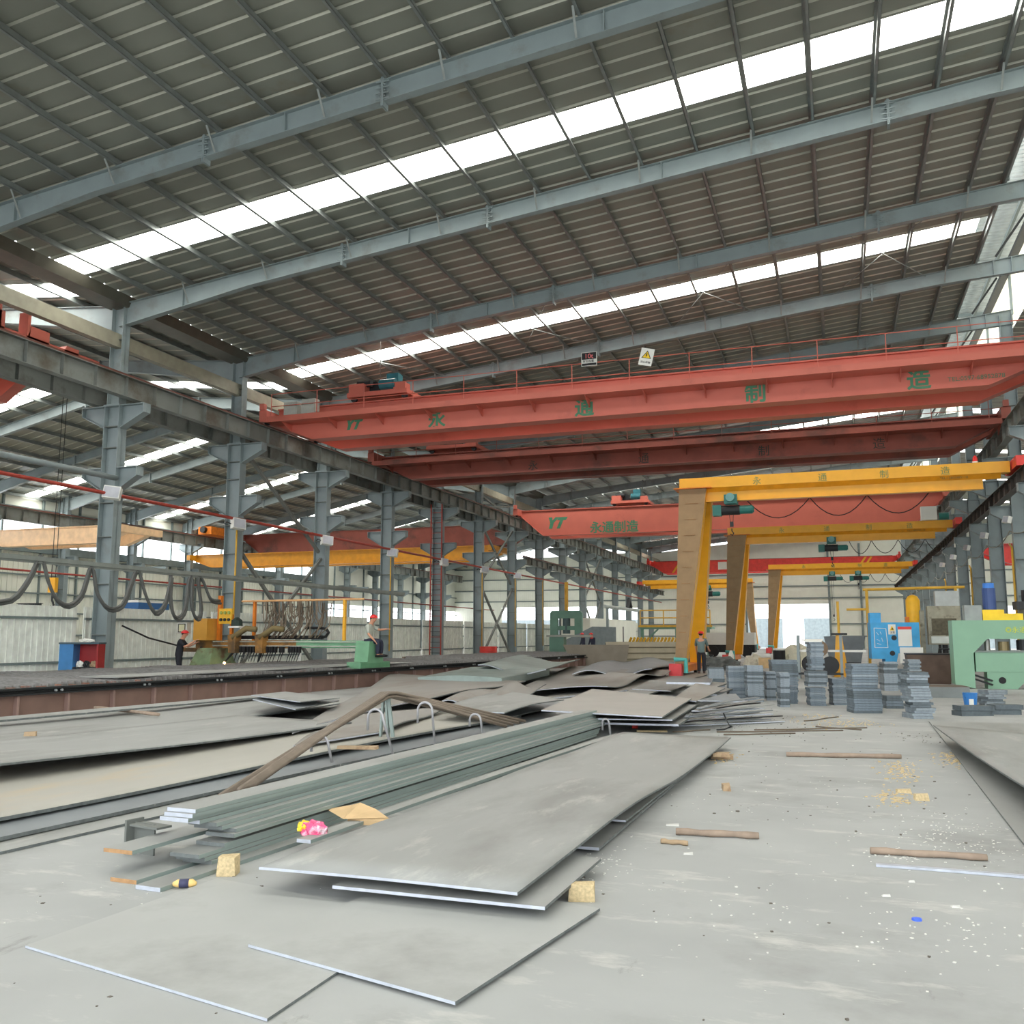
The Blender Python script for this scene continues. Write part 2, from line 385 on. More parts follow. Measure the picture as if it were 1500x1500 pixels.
# walls with openings
def wallY(name, y, xa, xb, z1a, z1b, holes, m=WHITEP, rib=.3):
    """vertical ribbed sheet wall at depth y, holes (x0,x1,z0,z1)"""
    xs = sorted({xa, xb} | {h[0] for h in holes} | {h[1] for h in holes}); mb = MB()
    for a, b in zip(xs, xs[1:]):
        hs = [h for h in holes if h[0] <= a and h[1] >= b]
        zs = [(0, None)] if not hs else []
        z = 0
        for h in sorted(hs, key=lambda q: q[2]):
            if h[2] > z: zs.append((z, h[2]))
            z = h[3]
        if hs: zs.append((z, None))
        for z0, z1 in zs:
            ta = z1 if z1 is not None else z1a + (z1b - z1a) * (a - xa) / (xb - xa)
            tb = z1 if z1 is not None else z1a + (z1b - z1a) * (b - xa) / (xb - xa)
            mb.hexa([(a, y, z0), (b, y, z0), (b, y + .05, z0), (a, y + .05, z0)], [(a, y, ta), (b, y, tb), (b, y + .05, tb), (a, y + .05, ta)])
            x = a + .1
            while x < b - .05:
                t = ta + (tb - ta) * (x - a) / (b - a); mb.box(x, x + .04, y - .025, y, z0, t - .02); x += rib
    return struct(name, mb, m)
wallY('wall_back', YB, XL, 9, 12.4, 15.4, [(-10.9, -1.2, 0, 5.45)])
wallY('wall_back_left', YB, -52, XL, 11.8, 12.6, [(-44, -30, 0, 5.4), (-29, -24.5, 3.2, 5.2)])
wallY('wall_back_right', YB, 9, 38, 14.8, 12, [(14, 22, 0, 5)])
gm = MB()
for z in (6.2, 7.7, 9.2, 10.7, 3.0, 1.5):
    for xa, xb in ((-52, 38),) if z > 5.5 else ((-52, -44), (-24.4, -11), (-1.1, 13.9)):
        gm.box(xa, xb, YB - .2, YB - .03, z - .07, z + .07)
for x in (-17, -11.02, -1.08, 2.6): gm.box(x - .12, x + .12, YB - .3, YB - .04, 0 if x not in (-4.2,) else 6, 12.8)
struct('trim_2', gm, GIRT)
# left outer wall
mb = MB()
mb.box(-51.1, -51, -12, YB, 0, 3.2).box(-51.1, -51, -12, 84, 3.2, 7.6).box(-51.1, -51, -12, YB, 9.9, 12)
mb.box(-51.1, -51, 84, YB, 4.9, 9.9)
y = -12
while y < 120:
    mb.box(-51, -50.96, y, y + .05, 0, 3.2 if y > 84 else 7.6); y += .4
struct('wall_left', mb, WHITEP)
struct('window_50', MB().box(-51.08, -51.03, -12, 84, 7.6, 9.9), DAYW)
struct('window_51', MB().box(-51.08, -51.03, 84, YB, 3.2, 4.9), DAYW)
gm = MB()
for z in (1.6, 3.1, 4.4, 5.6, 6.8): gm.box(-50.98, -50.8, -12, YB, z - .05, z + .05)
gm.box(-51, -50.6, -12, 84, 7.1, 7.6); gm.box(-51, -50.7, -12, 84, 9.85, 10.05)
y = -10
while y < 120: gm.box(-51, -50.85, y - .06, y + .06, 0, 12); y += 3.25
struct('trim_3', gm, GIRT)
# fence outside the back doors
fm = MB().box(-60, -7.4, 133, 133.1, -.08, 3.9).box(-4.6, 30, 133, 133.1, -.08, 3.9)
x = -60
while x < 30:
    if not -7.5 < x < -4.65: fm.box(x, x + .08, 132.96, 133, -.08, 3.9)
    x += .8
tag(fm.build('yard_fence', mat('fence_blue_grey', (150, 160, 168), .5)), 'blue-grey sheet fence in the bright yard beyond the back doors', 'fence')

# low partition of white sheet behind the left row
def partition(y0, y1, label):
    root = thing('partition_panel', label, 'partition', (-23.1, (y0 + y1) / 2, 0), 0, 'white partition between the left columns')
    a, b = y0 - (y0 + y1) / 2, y1 - (y0 + y1) / 2
    mb = MB().box(-.03, 0, a, b, 0, 2.5); y = a + .05
    while y < b - .05: mb.box(0, .03, y, y + .05, 0, 2.5); y += .22
    mb.build('sheet', mat('white_partition', (238, 241, 234), .5), root)
    for z in (.75, 2.12): MB().box(.02, .08, a, b, z - .035, z + .035).build('rail', GIRT, root)
for k in range(-2, 14):
    y = Y0 + DY * k
    if k == 8: continue
    partition(y + .3 - (.0), y + DY - .0, 'low white ribbed sheet partition behind the left row, %s from the camera' % ORD[k + 2])

# ================================================================== CRANES
def girder_mb(x0, x1, yc, w, z0, z1, ze, taper=1.6):
    """box girder across the hall, tapered up at both ends"""
    mb = MB()
    poly = [(x0, z1 - .05), (x0, ze), (x0 + taper, z0), (x1 - taper, z0), (x1, ze), (x1, z1 - .05)]
    mb.prism([(x, yc - w / 2, z) for x, z in poly], (0, w, 0))
    return mb
def flanges(x0, x1, yc, w, z0, z1, ze, taper=1.6, t=.03):
    mb = MB(); pts = [(x0, ze), (x0 + taper, z0), (x1 - taper, z0), (x1, ze)]
    for (a, za), (b, zb) in zip(pts, pts[1:]): mb.hexa([(a, yc - w / 2, za - t), (b, yc - w / 2, zb - t), (b, yc + w / 2, zb - t), (a, yc + w / 2, za - t)], [(a, yc - w / 2, za), (b, yc - w / 2, zb), (b, yc + w / 2, zb), (a, yc + w / 2, za)])
    mb.box(x0, x1, yc - w / 2, yc + w / 2, z1 - .05, z1)
    return mb
def red_crane(name, Y, label, m, walk, y_gap, z0, z1, letters, lm):
    x0, x1 = -21.0, 6.3
    root = thing(name, label, 'overhead crane', (0, Y, 0))
    girder_mb(x0, x1, 0, .42, z0, z1, 9.95).build('girder', m, root); flanges(x0, x1, 0, .62, z0, z1, 9.95).build('girder_flange', m, root)
    girder_mb(x0, x1, y_gap, .42, z0, z1, 9.95).build('girder', m, root); flanges(x0, x1, y_gap, .62, z0, z1, 9.95).build('girder_flange', m, root)
    for x in (x0 - .15, x1 + .15):
        MB().box(x - .17, x + .17, -1.1, y_gap + 1.1, 9.95, 10.4).build('end_carriage', m, root)
        for yy in (-.8, y_gap + .8):
            MB().cyl((x - .05, yy, 10.0), (x + .05, yy, 10.0), .14, 16).build('wheel', DARK, root)
            MB().box(x - .1, x + .1, yy + .3 * (1 if yy > 0 else -1) - .1, yy + .3 * (1 if yy > 0 else -1) + .1, 10.4, 10.65).build('buffer', m, root)
    MB().box(x0 + .5, x1 - .5, -.05, .05, z1, z1 + .06).box(x0 + .5, x1 - .5, y_gap - .05, y_gap + .05, z1, z1 + .06).build('trolley_rails', DARK, root)
    if walk:
        zw = z0 + .66
        MB().box(x0 - .1, x1, -1.05, -.21, zw - .04, zw).box(x0 - .1, x1, -1.09, -1.03, zw - .06, zw + .16).build('walkway', m, root)
        x = x0 + .6
        while x < x1:
            MB().prism([(x, -.21, zw - .04), (x, -1.0, zw - .04), (x, -.21, zw - .34)], (.03, 0, 0)).build('walkway_bracket', m, root); x += 2.05
        rl = MB(); 
        for zz in (.55, 1.05): rl.tube([(x0 + .2, -1.06, zw + zz), (x1, -1.06, zw + zz)], .015, 6)
        rl.build('handrail', m, root)
        x = x0 + .2
        while x < x1:
            MB().tube([(x, -1.06, zw), (x, -1.06, zw + 1.05)], .016, 6).build('railing_post', m, root); x += 2.05
    for (t, x, size) in letters: text(t, size, lm, (x, -.218, (z0 + .1) if size > .3 else z0 + .2), (math.pi / 2, 0, 0), parent=root, bold=.018 if size > .6 else 0)
    return root
def yt_logo(parent, x, y, z, s, m):
    """two slanted forked letters"""
    mb = MB()
    def P(q): return [(x + (a + b * .28) * s, y, z + b * s) for a, b in q]
    mb.prism(P([(0, 1), (.34, 1), (.42, .72), (.62, 1), (.95, 1), (.6, .5), (.6, 0), (.28, 0), (.28, .5)]), (0, -.006, 0))
    mb.prism(P([(.9, 1), (1.75, 1), (1.65, .72), (1.42, .72), (1.3, 0), (1.0, 0), (1.12, .72), (.86, .72)]), (0, -.006, 0))
    mb.build('logo', m, parent)
big = .72
c1 = red_crane('overhead_crane', 31.6, 'nearest red double girder overhead crane with walkway, handrail and green lettering', RED, True, 2.1, 9.32, 10.62,
    [('永', -14.4, big), ('通', -8.65, big), ('制', -2.7, big), ('造', 2.35, big), ('TEL:0597-68952878', 3.55, .2)], GREENT)
yt_logo(c1, -18.0, -.215, 9.55, .42, GREENT)
for (xa, xb, ya, yb, za, zb, m_) in ((-20.3, -19.7, -.95, -.6, 9.98, 10.7, mat('cabinet_grey', (176, 178, 170), .5)), (-19.5, -18.9, -.95, -.6, 9.98, 10.75, mat('cabinet_grey', (176, 178, 170)))):
    k_ = MB().box(xa, xb, ya, yb, za, zb).build('control_cabinet', m_, c1)
    MB().box(xa + .04, xb - .04, ya - .015, ya, za + .05, zb - .05).build('door', m_, k_)
c2 = red_crane('overhead_crane', 40.6, 'second red overhead crane, sooty, with thin walkway edge and small sign', REDD, True, 2.0, 9.15, 10.3, [('永', -13.4, .5), ('通', -8.2, .5), ('制', -3.0, .5), ('造', 1.6, .5)], mat('faded_letter', (60, 62, 56)))
c3_ = red_crane('overhead_crane', 62.0, 'third red overhead crane with green logo and small lettering, beyond the sooty one', RED, False, 2.2, 8.55, 10.35, [('永通制造', -16.0, .85)], GREENT)
yt_logo(c3_, -19.2, -.215, 9.0, .8, GREENT)
c4 = red_crane('overhead_crane', 110.0, 'bright red overhead crane with yellow stripes and white mark at the back wall', REDB, False, 2.0, 8.9, 10.3, [], WHITE)
m4 = MB()
for x in (-18.5, -17.9, 2.0, 2.6):
    m4.prism([(x, -.215, 8.95), (x + .25, -.215, 8.95), (x + 1.15, -.215, 10.25), (x + .9, -.215, 10.25)], (0, -.006, 0))
m4.build('warning_stripes', YEL, c4)
m4 = MB(); m4.box(-13.1, -12.1, -.222, -.216, 9.2, 10.1).build('white_mark', WHITE, c4)

# trolley hoists on top of the red cranes
def trolley(x, Y, z, gap, label, big_=True):
    r = thing('hoist_trolley', label, 'crane trolley', (x, Y, z))
    MB().box(-1.3, 1.3, -.25, gap + .25, .16, .34).build('trolley_frame', RED, r)
    MB().box(-1.25, -.6, -.2, .3, .34, .7).box(.7, 1.2, -.2, .25, .34, .6).build('gear_case', RED, r)
    MB().cyl((-.4, .3, .62), (-.4, gap - .1, .62), .27, 18).build('rope_drum', DARK, r)
    m_ = MB().cyl((.1, -.1, .6), (.75, -.1, .6), .2, 14); m_.build('motor', mat('motor_teal', (52, 112, 122), .4), r)
    MB().box(.15, .65, .3, .7, .6, 1.15).build('resistor_box', mat('motor_teal', (52, 112, 122)), r)
    MB().cyl((-1.0, .1, .75), (-.4, .1, .75), .14, 12).build('brake', DARK, r)
    for xx in (-1.1, 1.1):
        for yy in (0, gap): MB().cyl((xx, yy - .05, .14), (xx, yy + .05, .14), .13, 14).build('wheel', DARK, r)
    return r
trolley(-16.6, 31.6, 10.68, 2.1, 'red trolley with drum and teal motors on the nearest red crane')
trolley(-17.3, 40.6, 10.36, 2.0, 'dark trolley with drum and teal motors on the sooty red crane')
trolley(-13.2, 62.0, 10.41, 2.2, 'trolley with drum and motor on the third red crane')

# signs on the crane handrails
def sign(loc, w, h, rot, label, kind):
    r = thing('crane_sign', label, 'sign', loc); r.rotation_euler = rot
    MB().box(-w / 2, w / 2, -.012, 0, -h / 2, h / 2).build('board', WHITE if kind == 'warn' else mat('sign_grey', (206, 206, 200)), r)
    y = -.018
    if kind == 'warn':
        t = .6 * w
        MB().prism([(-t * .62, y + .004, -.08 * h), (t * .62, y + .004, -.08 * h), (0, y + .004, .38 * h)], (0, -.004, 0)).build('triangle_border', BLACK, r)
        MB().prism([(-t * .48, y, -.05 * h), (t * .48, y, -.05 * h), (0, y, .30 * h)], (0, -.004, 0)).build('warning_triangle', mat('sign_yellow', (240, 200, 40)), r)
        MB().prism([(-.02, y - .005, .2 * h), (.03, y - .005, .2 * h), (-.005, y - .005, .09 * h), (.03, y - .005, .09 * h), (-.03, y - .005, -.04 * h), (-.005, y - .005, .06 * h), (-.035, y - .005, .06 * h)], (0, -.003, 0)).build('pictogram', BLACK, r)
        text('当心吊物', w * .19, BLACK, (-w * .38, y, -.36 * h), (math.pi / 2, 0, 0), parent=r)
    else:
        MB().box(-w * .46, w * .46, y, y + .006, -.02 * h, .46 * h).build('black_panel', BLACK, r)
        text('10t', h * .48, mat('sign_red_text', (235, 120, 120)) if kind == 'load' else WHITE, (-w * .3, y - .001, .05 * h), (math.pi / 2, 0, 0), parent=r)
        text('安全起重', h * .2, BLACK, (-w * .4, y, -.22 * h), (math.pi / 2, 0, 0), parent=r)
        MB().box(-w * .46, w * .46, y, y + .006, -.46 * h, -.3 * h).build('lower_panel', BLACK, r)
    return r
sign(tuple(atY(863, 526, 30.44)), .56, .5, (0, 0, 0), 'white load sign with red figures on black, on the nearest crane handrail', 'load')
sign(tuple(atY(947, 523, 30.44)), .46, .6, (0, math.radians(14), 0), 'tilted white sign with yellow warning triangle on the nearest crane handrail', 'warn')
sign(tuple(atY(931, 621, 39.44)), .6, .32, (0, 0, 0), 'small black and white load sign on the handrail of the sooty crane', 'plain')

# semi-gantry cranes
def gantry(Y, xl, label, s, xr=6.35, zt=7.9, letters=True, mirror=False):
    r = thing('semi_gantry_crane', label, 'gantry crane', (xl, Y, 0)); L = xr - xl
    a = -s * .55; b = L - .25 * s if s > 0 else L + .25
    lo, hi = min(a, b), max(a, b)
    MB().box(lo, hi, -.24, .24, zt - .42, zt).build('girder', YEL, r)
    MB().prism([(lo + .3, -.2, zt - .42), (hi - .3, -.2, zt - .42), (hi - .3, -.05, zt - .62), (lo + .3, -.05, zt - .62)], (0, .05, 0)).build('lower_web', mat('crane_yellow_lower', (226, 152, 24), .4), r)
    MB().box(lo + .9, hi - .9, -.07, .07, zt - .95, zt - .42).box(lo + .9, hi - .9, -.16, .16, zt - .98, zt - .94).build('hoist_rail', YEL, r)
    # legs: near one vertical and brown on its front, far one raking back
    def leg(yt, yb, name, mm, wx=0):
        q = MB(); d = .3
        lo_ = [(-s * .6 - .2, yb - d, .42), (-s * .6 + .2 + wx, yb - d, .42), (-s * .6 + .2 + wx, yb + d, .42), (-s * .6 - .2, yb + d, .42)]
        hi_ = [(-.55, yt - d, zt - .42), (.55 + wx, yt - d, zt - .42), (.55 + wx, yt + d, zt - .42), (-.55, yt + d, zt - .42)]
        q.hexa(lo_, hi_); return q.build(name, mm, r), lo_, hi_
    l1, lo_, hi_ = leg(-.05, -.45, 'leg', YEL)
    f = MB(); o = V((0, -.012, 0))
    f.hexa([V(lo_[0]) + o, V(lo_[1]) + o, V(lo_[1]), V(lo_[0])], [V(hi_[0]) + o, V(hi_[1]) + o, V(hi_[1]), V(hi_[0])]); f.build('brown_face', BROWN, l1)
    e = MB()
    for i in range(1, 11):
        t = i / 11; p = V(lo_[0]).lerp(V(hi_[0]), t); q = V(lo_[1]).lerp(V(hi_[1]), t)
        e.bar(p.lerp(q, .25) + V((0, -.02, 0)), p.lerp(q, .75) + V((0, -.02, 0)), .02, .02)
    e.build('rungs', mat('rung_brown', (150, 112, 70), .6), l1)
    leg(.45, 3.4, 'leg', YEL, .14 * s)
    xb = (lo_[0][0] + lo_[1][0]) / 2
    MB().box(-.75, .75, -.5, .5, zt - .46, zt - .42).build('head_plate', ORANGE, r)
    MB().box(xb - .22, xb + .22, -1.1, 3.6, .16, .44).build('bogie_beam', ORANGE, r)
    for yy in (-.8, 3.3): MB().cyl((xb - .06, yy, .17), (xb + .06, yy, .17), .17, 16).build('wheel', DARK, r)
    MB().box(xb - .32, xb + .16, -1.5, -1.12, .05, .5).build('drive_guard', mat('guard_red', (216, 74, 78), .5), r)
    d_ = MB(); d_.tube([(xb - .15, -1.3, .66), (xb + .3, -1.3, .66), (xb + .3, -1.3, .15)], .09, 8); d_.build('drive_motor', mat('motor_turquoise', (84, 176, 172), .4), r)
    e_ = MB().box(L - .2, L + .12, -1.2, 1.2, 7.56 if s > 0 else 7.26, 7.92 if s > 0 else 7.6); e_.build('end_carriage', REDB, r)
    if letters:
        fl = mat('faded_green_letter', (120, 140, 84), .6)
        for t_, fx in (('永', .2), ('通', .41), ('制', .6), ('造', .78)): text(t_, .34, fl, (L * fx, -.247, zt - .37), (math.pi / 2, 0, 0), parent=r)
        text('TEL:13805985118', .13, mat('faded_dark_letter', (120, 100, 50)), (L - 2.6, -.212, zt - .56), (math.pi / 2, 0, 0), parent=r)
    return r
gantry(37.6, -5.36, 'nearest yellow semi-gantry crane, with a tall brown-fronted leg', 1)
gantry(56.0, -5.5, 'middle yellow semi-gantry crane, seen between the legs of two others', 1)
gantry(86.5, -5.3, 'farthest yellow semi-gantry crane of the right runway, before the back door', 1)
gantry(104.0, -9.3, 'yellow semi-gantry crane reaching the left runway near the back wall', -1, xr=-21.1, zt=7.75, letters=False)

def hoist(x, Y, ztop_, label, drop=2.0, hook=True, sc_=.85):
    r = thing('electric_hoist', label, 'hoist', (x, Y, ztop_)); r.scale = (sc_,) * 3
    for q in (-.28, .18): MB().box(-.3, .3, q, q + .1, -.3, .14).build('trolley_plate', HOIST, r)
    MB().cyl((0, -.5, -.02), (0, -.28, -.02), .2, 16).build('travel_motor', mat('hoist_pale', (110, 160, 156), .4), r)
    MB().cyl((-.45, 0, -.58), (.4, 0, -.58), .23, 18).build('drum', DARK, r)
    MB().cyl((.4, 0, -.58), (.98, 0, -.58), .2, 18).cyl((.98, 0, -.58), (1.04, 0, -.58), .15, 14).build('motor', HOIST, r)
    MB().box(-.85, -.45, -.22, .22, -.84, -.34).build('gear_case', HOIST, r)
    rp_ = MB()
    for dx in (-.1, .1): rp_.tube([(dx, 0, -.7), (dx * .6, 0, -.7 - drop)], .014, 5)
    rp_.build('wire_rope', DARK, r)
    h_ = MB().box(-.08, .08, -.06, .06, -.92 - drop, -.68 - drop); h_.build('hook_block', DARK, r)
    MB().tube([(0, 0, -1.0 - drop), (0, 0, -1.12 - drop), (.08, 0, -1.22 - drop), (.02, 0, -1.32 - drop), (-.08, 0, -1.26 - drop)], .028, 6).build('hook', DARK, r)
    return r
hoist(-3.9, 37.6, 7.05, 'green electric hoist with chains under the nearest yellow crane', .45)
hoist(-.25, 56.0, 7.05, 'green electric hoist under the middle yellow crane', .5)
hoist(-.45, 86.5, 7.05, 'green hoist with a long hanging rope under the farthest yellow crane', 3.6)
hoist(1.7, 86.5, 7.05, 'second green hoist under the farthest yellow crane, without the long rope', .4)
hoist(-13.6, 104.0, 6.9, 'small green hoist under the yellow crane near the left back corner', .5, sc_=1.3)
# festoon cables under the yellow beams
def festoon(name, pts, sag, r, m, label, cat='cable'):
    mb = MB()
    for a, b in zip(pts, pts[1:]):
        a, b = V(a), V(b); mb.tube([a.lerp(b, t) - V((0, 0, sag * 4 * t * (1 - t))) for t in [i / 10 for i in range(11)]], r, 5)
    return tag(mb.build(name, m, smooth=True), label, cat)
for Y, xs, lab in ((37.4, [-3.3, -.9, 1.2, 3.4], 'black cable swags behind the beam of the nearest yellow crane'), (55.8, [.7, 1.9, 3.3, 4.7, 6], 'black cable swags under the beam of the middle yellow crane'), (86.3, [0.2, 1.5, 2.7, 3.9, 5.2], 'cable swags under the beam of the farthest yellow crane')):
    festoon('trailing_cable', [(x, Y + .42, 6.95) for x in xs], .75, .02, BLACK, lab)
# small things on the beams
t_ = thing('beacon_lamp', 'small red beacon lamp on top of the nearest yellow crane', 'lamp', (5.0, 37.6, 7.9))
MB().cyl((0, 0, 0), (0, 0, .08), .1).build('base', WHITE, t_); MB().tube([(0, 0, .08), (0, 0, .22), (0, 0, .3)], [.09, .08, .03], 12).build('lens', mat('lamp_red', (230, 50, 50), .3), t_)
t_ = thing('control_box', 'white control box with green motor on the middle yellow crane', 'control box', (4.9, 55.6, 7.9))
MB().box(-.4, .4, -.25, .25, 0, .75).build('cabinet', WHITE, t_); MB().cyl((.5, 0, .2), (1.0, 0, .2), .2).build('motor', HOIST, t_)

# cranes of the left bay
def side_crane(name, x0, x1, Y, z0, z1, m, label, cat='overhead crane'):
    r = thing(name, label, cat, ((x0 + x1) / 2, Y, 0)); a, b = x0 - (x0 + x1) / 2, x1 - (x0 + x1) / 2
    girder_mb(a, b, 0, .4, z0, z1, z1 - .45).build('girder', m, r); flanges(a, b, 0, .6, z0, z1, z1 - .45).build('girder_flange', m, r)
    girder_mb(a, b, 2, .4, z0, z1, z1 - .45).build('girder', m, r)
    for x in (a, b): MB().box(x - .15, x + .15, -1, 3, z1 - .45, z1 - .05).build('end_carriage', m, r)
    return r
side_crane('overhead_crane', -48.8, -23.1, 68.5, 8.7, 10.3, REDD, 'dull red overhead crane across the left bay, seen between the columns')
side_crane('overhead_crane', -48.8, -23.1, 62, 7.0, 8.0, mat('ochre_paint', (206, 140, 30), .4), 'ochre yellow crane across the left bay, just below the dull red one', 'overhead crane')
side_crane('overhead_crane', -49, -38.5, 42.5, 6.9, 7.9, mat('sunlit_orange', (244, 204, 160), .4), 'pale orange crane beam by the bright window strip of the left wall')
t_ = side_crane('overhead_crane', -49, -23.1, 19.6, 8.9, 10.4, RED, 'red crane in the left bay at the edge of the picture, above the runway')
_x = 12.95
for ya, yb, zt_ in ((-.9, .35, 11.1), (1.1, 2.0, 10.95), (2.5, 3.2, 10.75)):
    MB().hexa([(_x - .2, ya, 10.35), (_x + .2, ya, 10.35), (_x + .2, yb, 10.35), (_x - .2, yb, 10.35)], [(_x - .2, ya + .2, zt_), (_x + .2, ya + .2, zt_), (_x + .2, yb, zt_), (_x - .2, yb, zt_)]).build('bearing_housing', RED, t_)
for ya, zt_ in ((.1, 11.5), (1.15, 11.35)): MB().box(_x - .15, _x + .2, ya, ya + .12, 10.4, zt_).build('stop_plate', RED, t_)
MB().box(_x - .2, _x + .2, -1.2, 4.1, 10.3, 10.62).build('carriage_beam', RED, t_)
r = thing('hoist_trolley', 'orange yellow trolley on the outer runway of the left bay', 'crane trolley', (-48.3, 64, 9.72))
MB().box(-.9, .9, -2.2, 2.2, .0, .9).build('body', ORANGE, r); MB().cyl((0, -2.6, .5), (0, -2.2, .5), .35).build('motor', DARK, r)
r.scale = (.7, .8, .7)
for yy in (-1.5, 0, 1.5): MB().box(-.95, -.9, yy - .04, yy + .04, 0, .9).build('rib', YEL, r)
for sx in (7.6,):
    side_crane('overhead_crane', 8.4, 30, 64, 6.0, 7.2, REDB, 'red crane in the bay behind the right column row')

# bracing between the left columns
def brace(k, za, zb, label, both=True):
    r = thing('cross_brace', label, 'bracing', (XL, Y0 + DY * k + DY / 2, 0)); h = DY / 2 - .25
    MB().bar((0, -h, za), (0, h, zb), .12, .12).build('diagonal', FRAMED, r)
    if both: MB().bar((.13, -h, zb), (.13, h, za), .12, .12).build('diagonal', FRAMED, r)
for k, za, zb, lab, bo in ((1, 9.0, 5.3, 'single dark diagonal brace behind the yellow cutting machine, below the crane runway', False), (1, 5.0, .2, 'crossed diagonal braces behind the hanging hoses of the cutting machine', True), (5, 9.0, 5.2, 'crossed braces between the red drum column and the next, upper pair', True),
        (5, 4.9, .2, 'crossed braces standing on the floor past the red drum', True), (9, 9, 5, 'upper crossed braces far along the left row', True), (9, 4.8, .2, 'lower crossed braces far along the left row', True), (5, 10.8, 9.95, 'short upper braces above the runway where the third red crane ends', True)):
    brace(k, za, zb, lab, bo)

# ladder on the fifth column
r = thing('red_ladder', 'red steel ladder climbing the left row column beyond the cutting machine', 'ladder', (XL + .05, Y0 + DY * 4 - .42, 0))
for xx in (-.34, .34): MB().box(xx - .03, xx + .03, -.03, .03, 0, 9.2).build('stile', REDPIPE, r)
for i in range(30): MB().tube([(-.34, 0, .3 + i * .3), (.34, 0, .3 + i * .3)], .016, 6).build('rung', DARK if i % 2 else REDPIPE, r)

# pipes along the row
def pipe(name, pts, rr, m, label, cat='pipe'): return tag(MB().tube(pts, rr, 8).build(name, m, smooth=True), label, cat)
pipe('air_pipe', [(-21.5, -8, 6.02), (-21.5, 23, 6.0), (-21.5, 60, 5.9), (-21.5, 119, 5.8)], .06, REDPIPE, 'long red pipe running along the left column row above head height')
pipe('conduit_pipe', [(-21.55, 17.45, 6.52), (-21.55, 23.3, 6.55)], .09, FRAME, 'grey pipe along the left row ending at the column with the blue cabinet')
pipe('gas_pipe', [(-22.4, -8, 3.62), (-22.4, 23, 3.45), (-22.4, 60, 3.3)], .03, REDPIPE, 'thin red pipe behind the left columns above the partition')
for k in (1, 3, 5, 6, 7, 8): pipe('gas_riser', [(XL + .35, Y0 + DY * k - .3, .8), (XL + .35, Y0 + DY * k - .3, 5.7), (XL + .35, Y0 + DY * k - .1, 5.85)], .035, YPIPE, 'thin yellow pipe climbing the left row column, %s such pipe from the camera' % ORD[{1: 0, 3: 1, 5: 2, 6: 3, 7: 4, 8: 5}[k]])
for k in (3, 5, 7): pipe('gas_riser', [(XR - .36, Y0 + DY * k, 1), (XR - .36, Y0 + DY * k, 5.2), (XR - .36, Y0 + DY * k + .5, 5.4)], .045, YPIPE, 'yellow pipe climbing the right row column, %s such pipe from the camera' % ORD[(k - 3) // 2])
festoon('power_cable', [(XR - .4, Y0 + DY * k, 5.9) for k in range(1, 15)], .35, .025, mat('cable_grey', (150, 150, 140)), 'grey cable swags strung between the right row columns')

# floodlights
def flood(x, y, z, rz, label, sc_=.8):
    r = thing('floodlight', label, 'floodlight', (x, y, z), rz); r.rotation_euler = (-.35, .1, rz); r.scale = (sc_,) * 3
    r2 = MB().hexa([(-.3, -.14, -.25), (.3, -.14, -.25), (.3, .14, -.2), (-.3, .14, -.2)], [(-.3, -.2, .22), (.3, -.2, .22), (.3, .1, .26), (-.3, .1, .26)]).build('housing', WHITE, r)
    MB().hexa([(-.27, -.155, -.22), (.27, -.155, -.22), (.27, -.145, -.22), (-.27, -.145, -.22)], [(-.27, -.21, .18), (.27, -.21, .18), (.27, -.195, .18), (-.27, -.195, .18)]).build('lens', mat('lens_grey', (186, 188, 196), .3), r2)
    MB().tube([(-.3, .05, 0), (-.36, .3, .2), (-.36, .5, .2)], .03, 6).build('bracket', DARK, r)
for k in range(0, 7): flood(XL + .62, Y0 + DY * k - .62, 6.0 if k == 0 else 5.75, [.5, 1.1, .9, .2, 1.2, .8, .6][k], 'white floodlight on the left row column, %s from the camera' % ORD[k], .85)
for k in range(3, 8): flood(XR - .55, Y0 + DY * k - .6, 6.3, -1.0 - .1 * (k % 2), 'white floodlight on the right row column, %s from the camera' % ORD[k - 3], .6)
# cables, lamp and box ride on their crane: parts of it
bpy.context.view_layer.update()
def into(child, parent):
    child.parent = parent; child.matrix_parent_inverse = parent.matrix_world.inverted()
    for k in ('category', 'group', 'label'):
        if k in child: del child[k]
_g = [o for o in C.objects if o.name.startswith('semi_gantry_crane')]
for o in list(C.objects):
    if o.name.startswith('trailing_cable') or o.name.startswith('beacon_lamp') or o.name.startswith('control_box'):
        y = o.location.y if o.type == 'EMPTY' else o.data.vertices[0].co.y
        into(o, min(_g, key=lambda q: abs(q.location.y - y)))

# ================================================================== STEEL ON THE FLOOR
PL = mat('mill_plate', (157, 159, 157), .5, .1, .08, 1.1, (138, 139, 136), .46, .8, stretch=(1, .35, 1))
PLB = mat('brownish_plate', (150, 148, 144), .55, .05, .07, 1.2, (136, 130, 122), .45, .6, stretch=(1, .35, 1))
PLY = mat('rust_stained_plate', (172, 170, 162), .55, .05, .06, 1.2, (192, 172, 138), .36, .5, stretch=(1, .35, 1))
PLD = mat('blue_grey_plate', (132, 138, 142), .45, .15, .1, 1.4)
PLP = mat('pinkish_plate', (164, 160, 155), .55, .05, .05, 1)
CUT = mat('bright_cut_edge', (196, 202, 214), .35, .2, .12, 14)
EDG = mat('dark_flame_cut_edge', (104, 110, 110), .55, .1, .25, 16, (214, 214, 208), .3, 9)
GRN = mat('green_grey_bar', (142, 156, 152), .45, .15, .12, 3, stretch=(1, .2, 1))
WOOD = mat('old_wood', (178, 154, 124), .8, 0, .15, 6, (140, 110, 84), .4, 5)
def atX(x, y, X):
    d = _ray(x, y); t = X / d.x
    return V((X, d.y * t, CH + d.z * t))
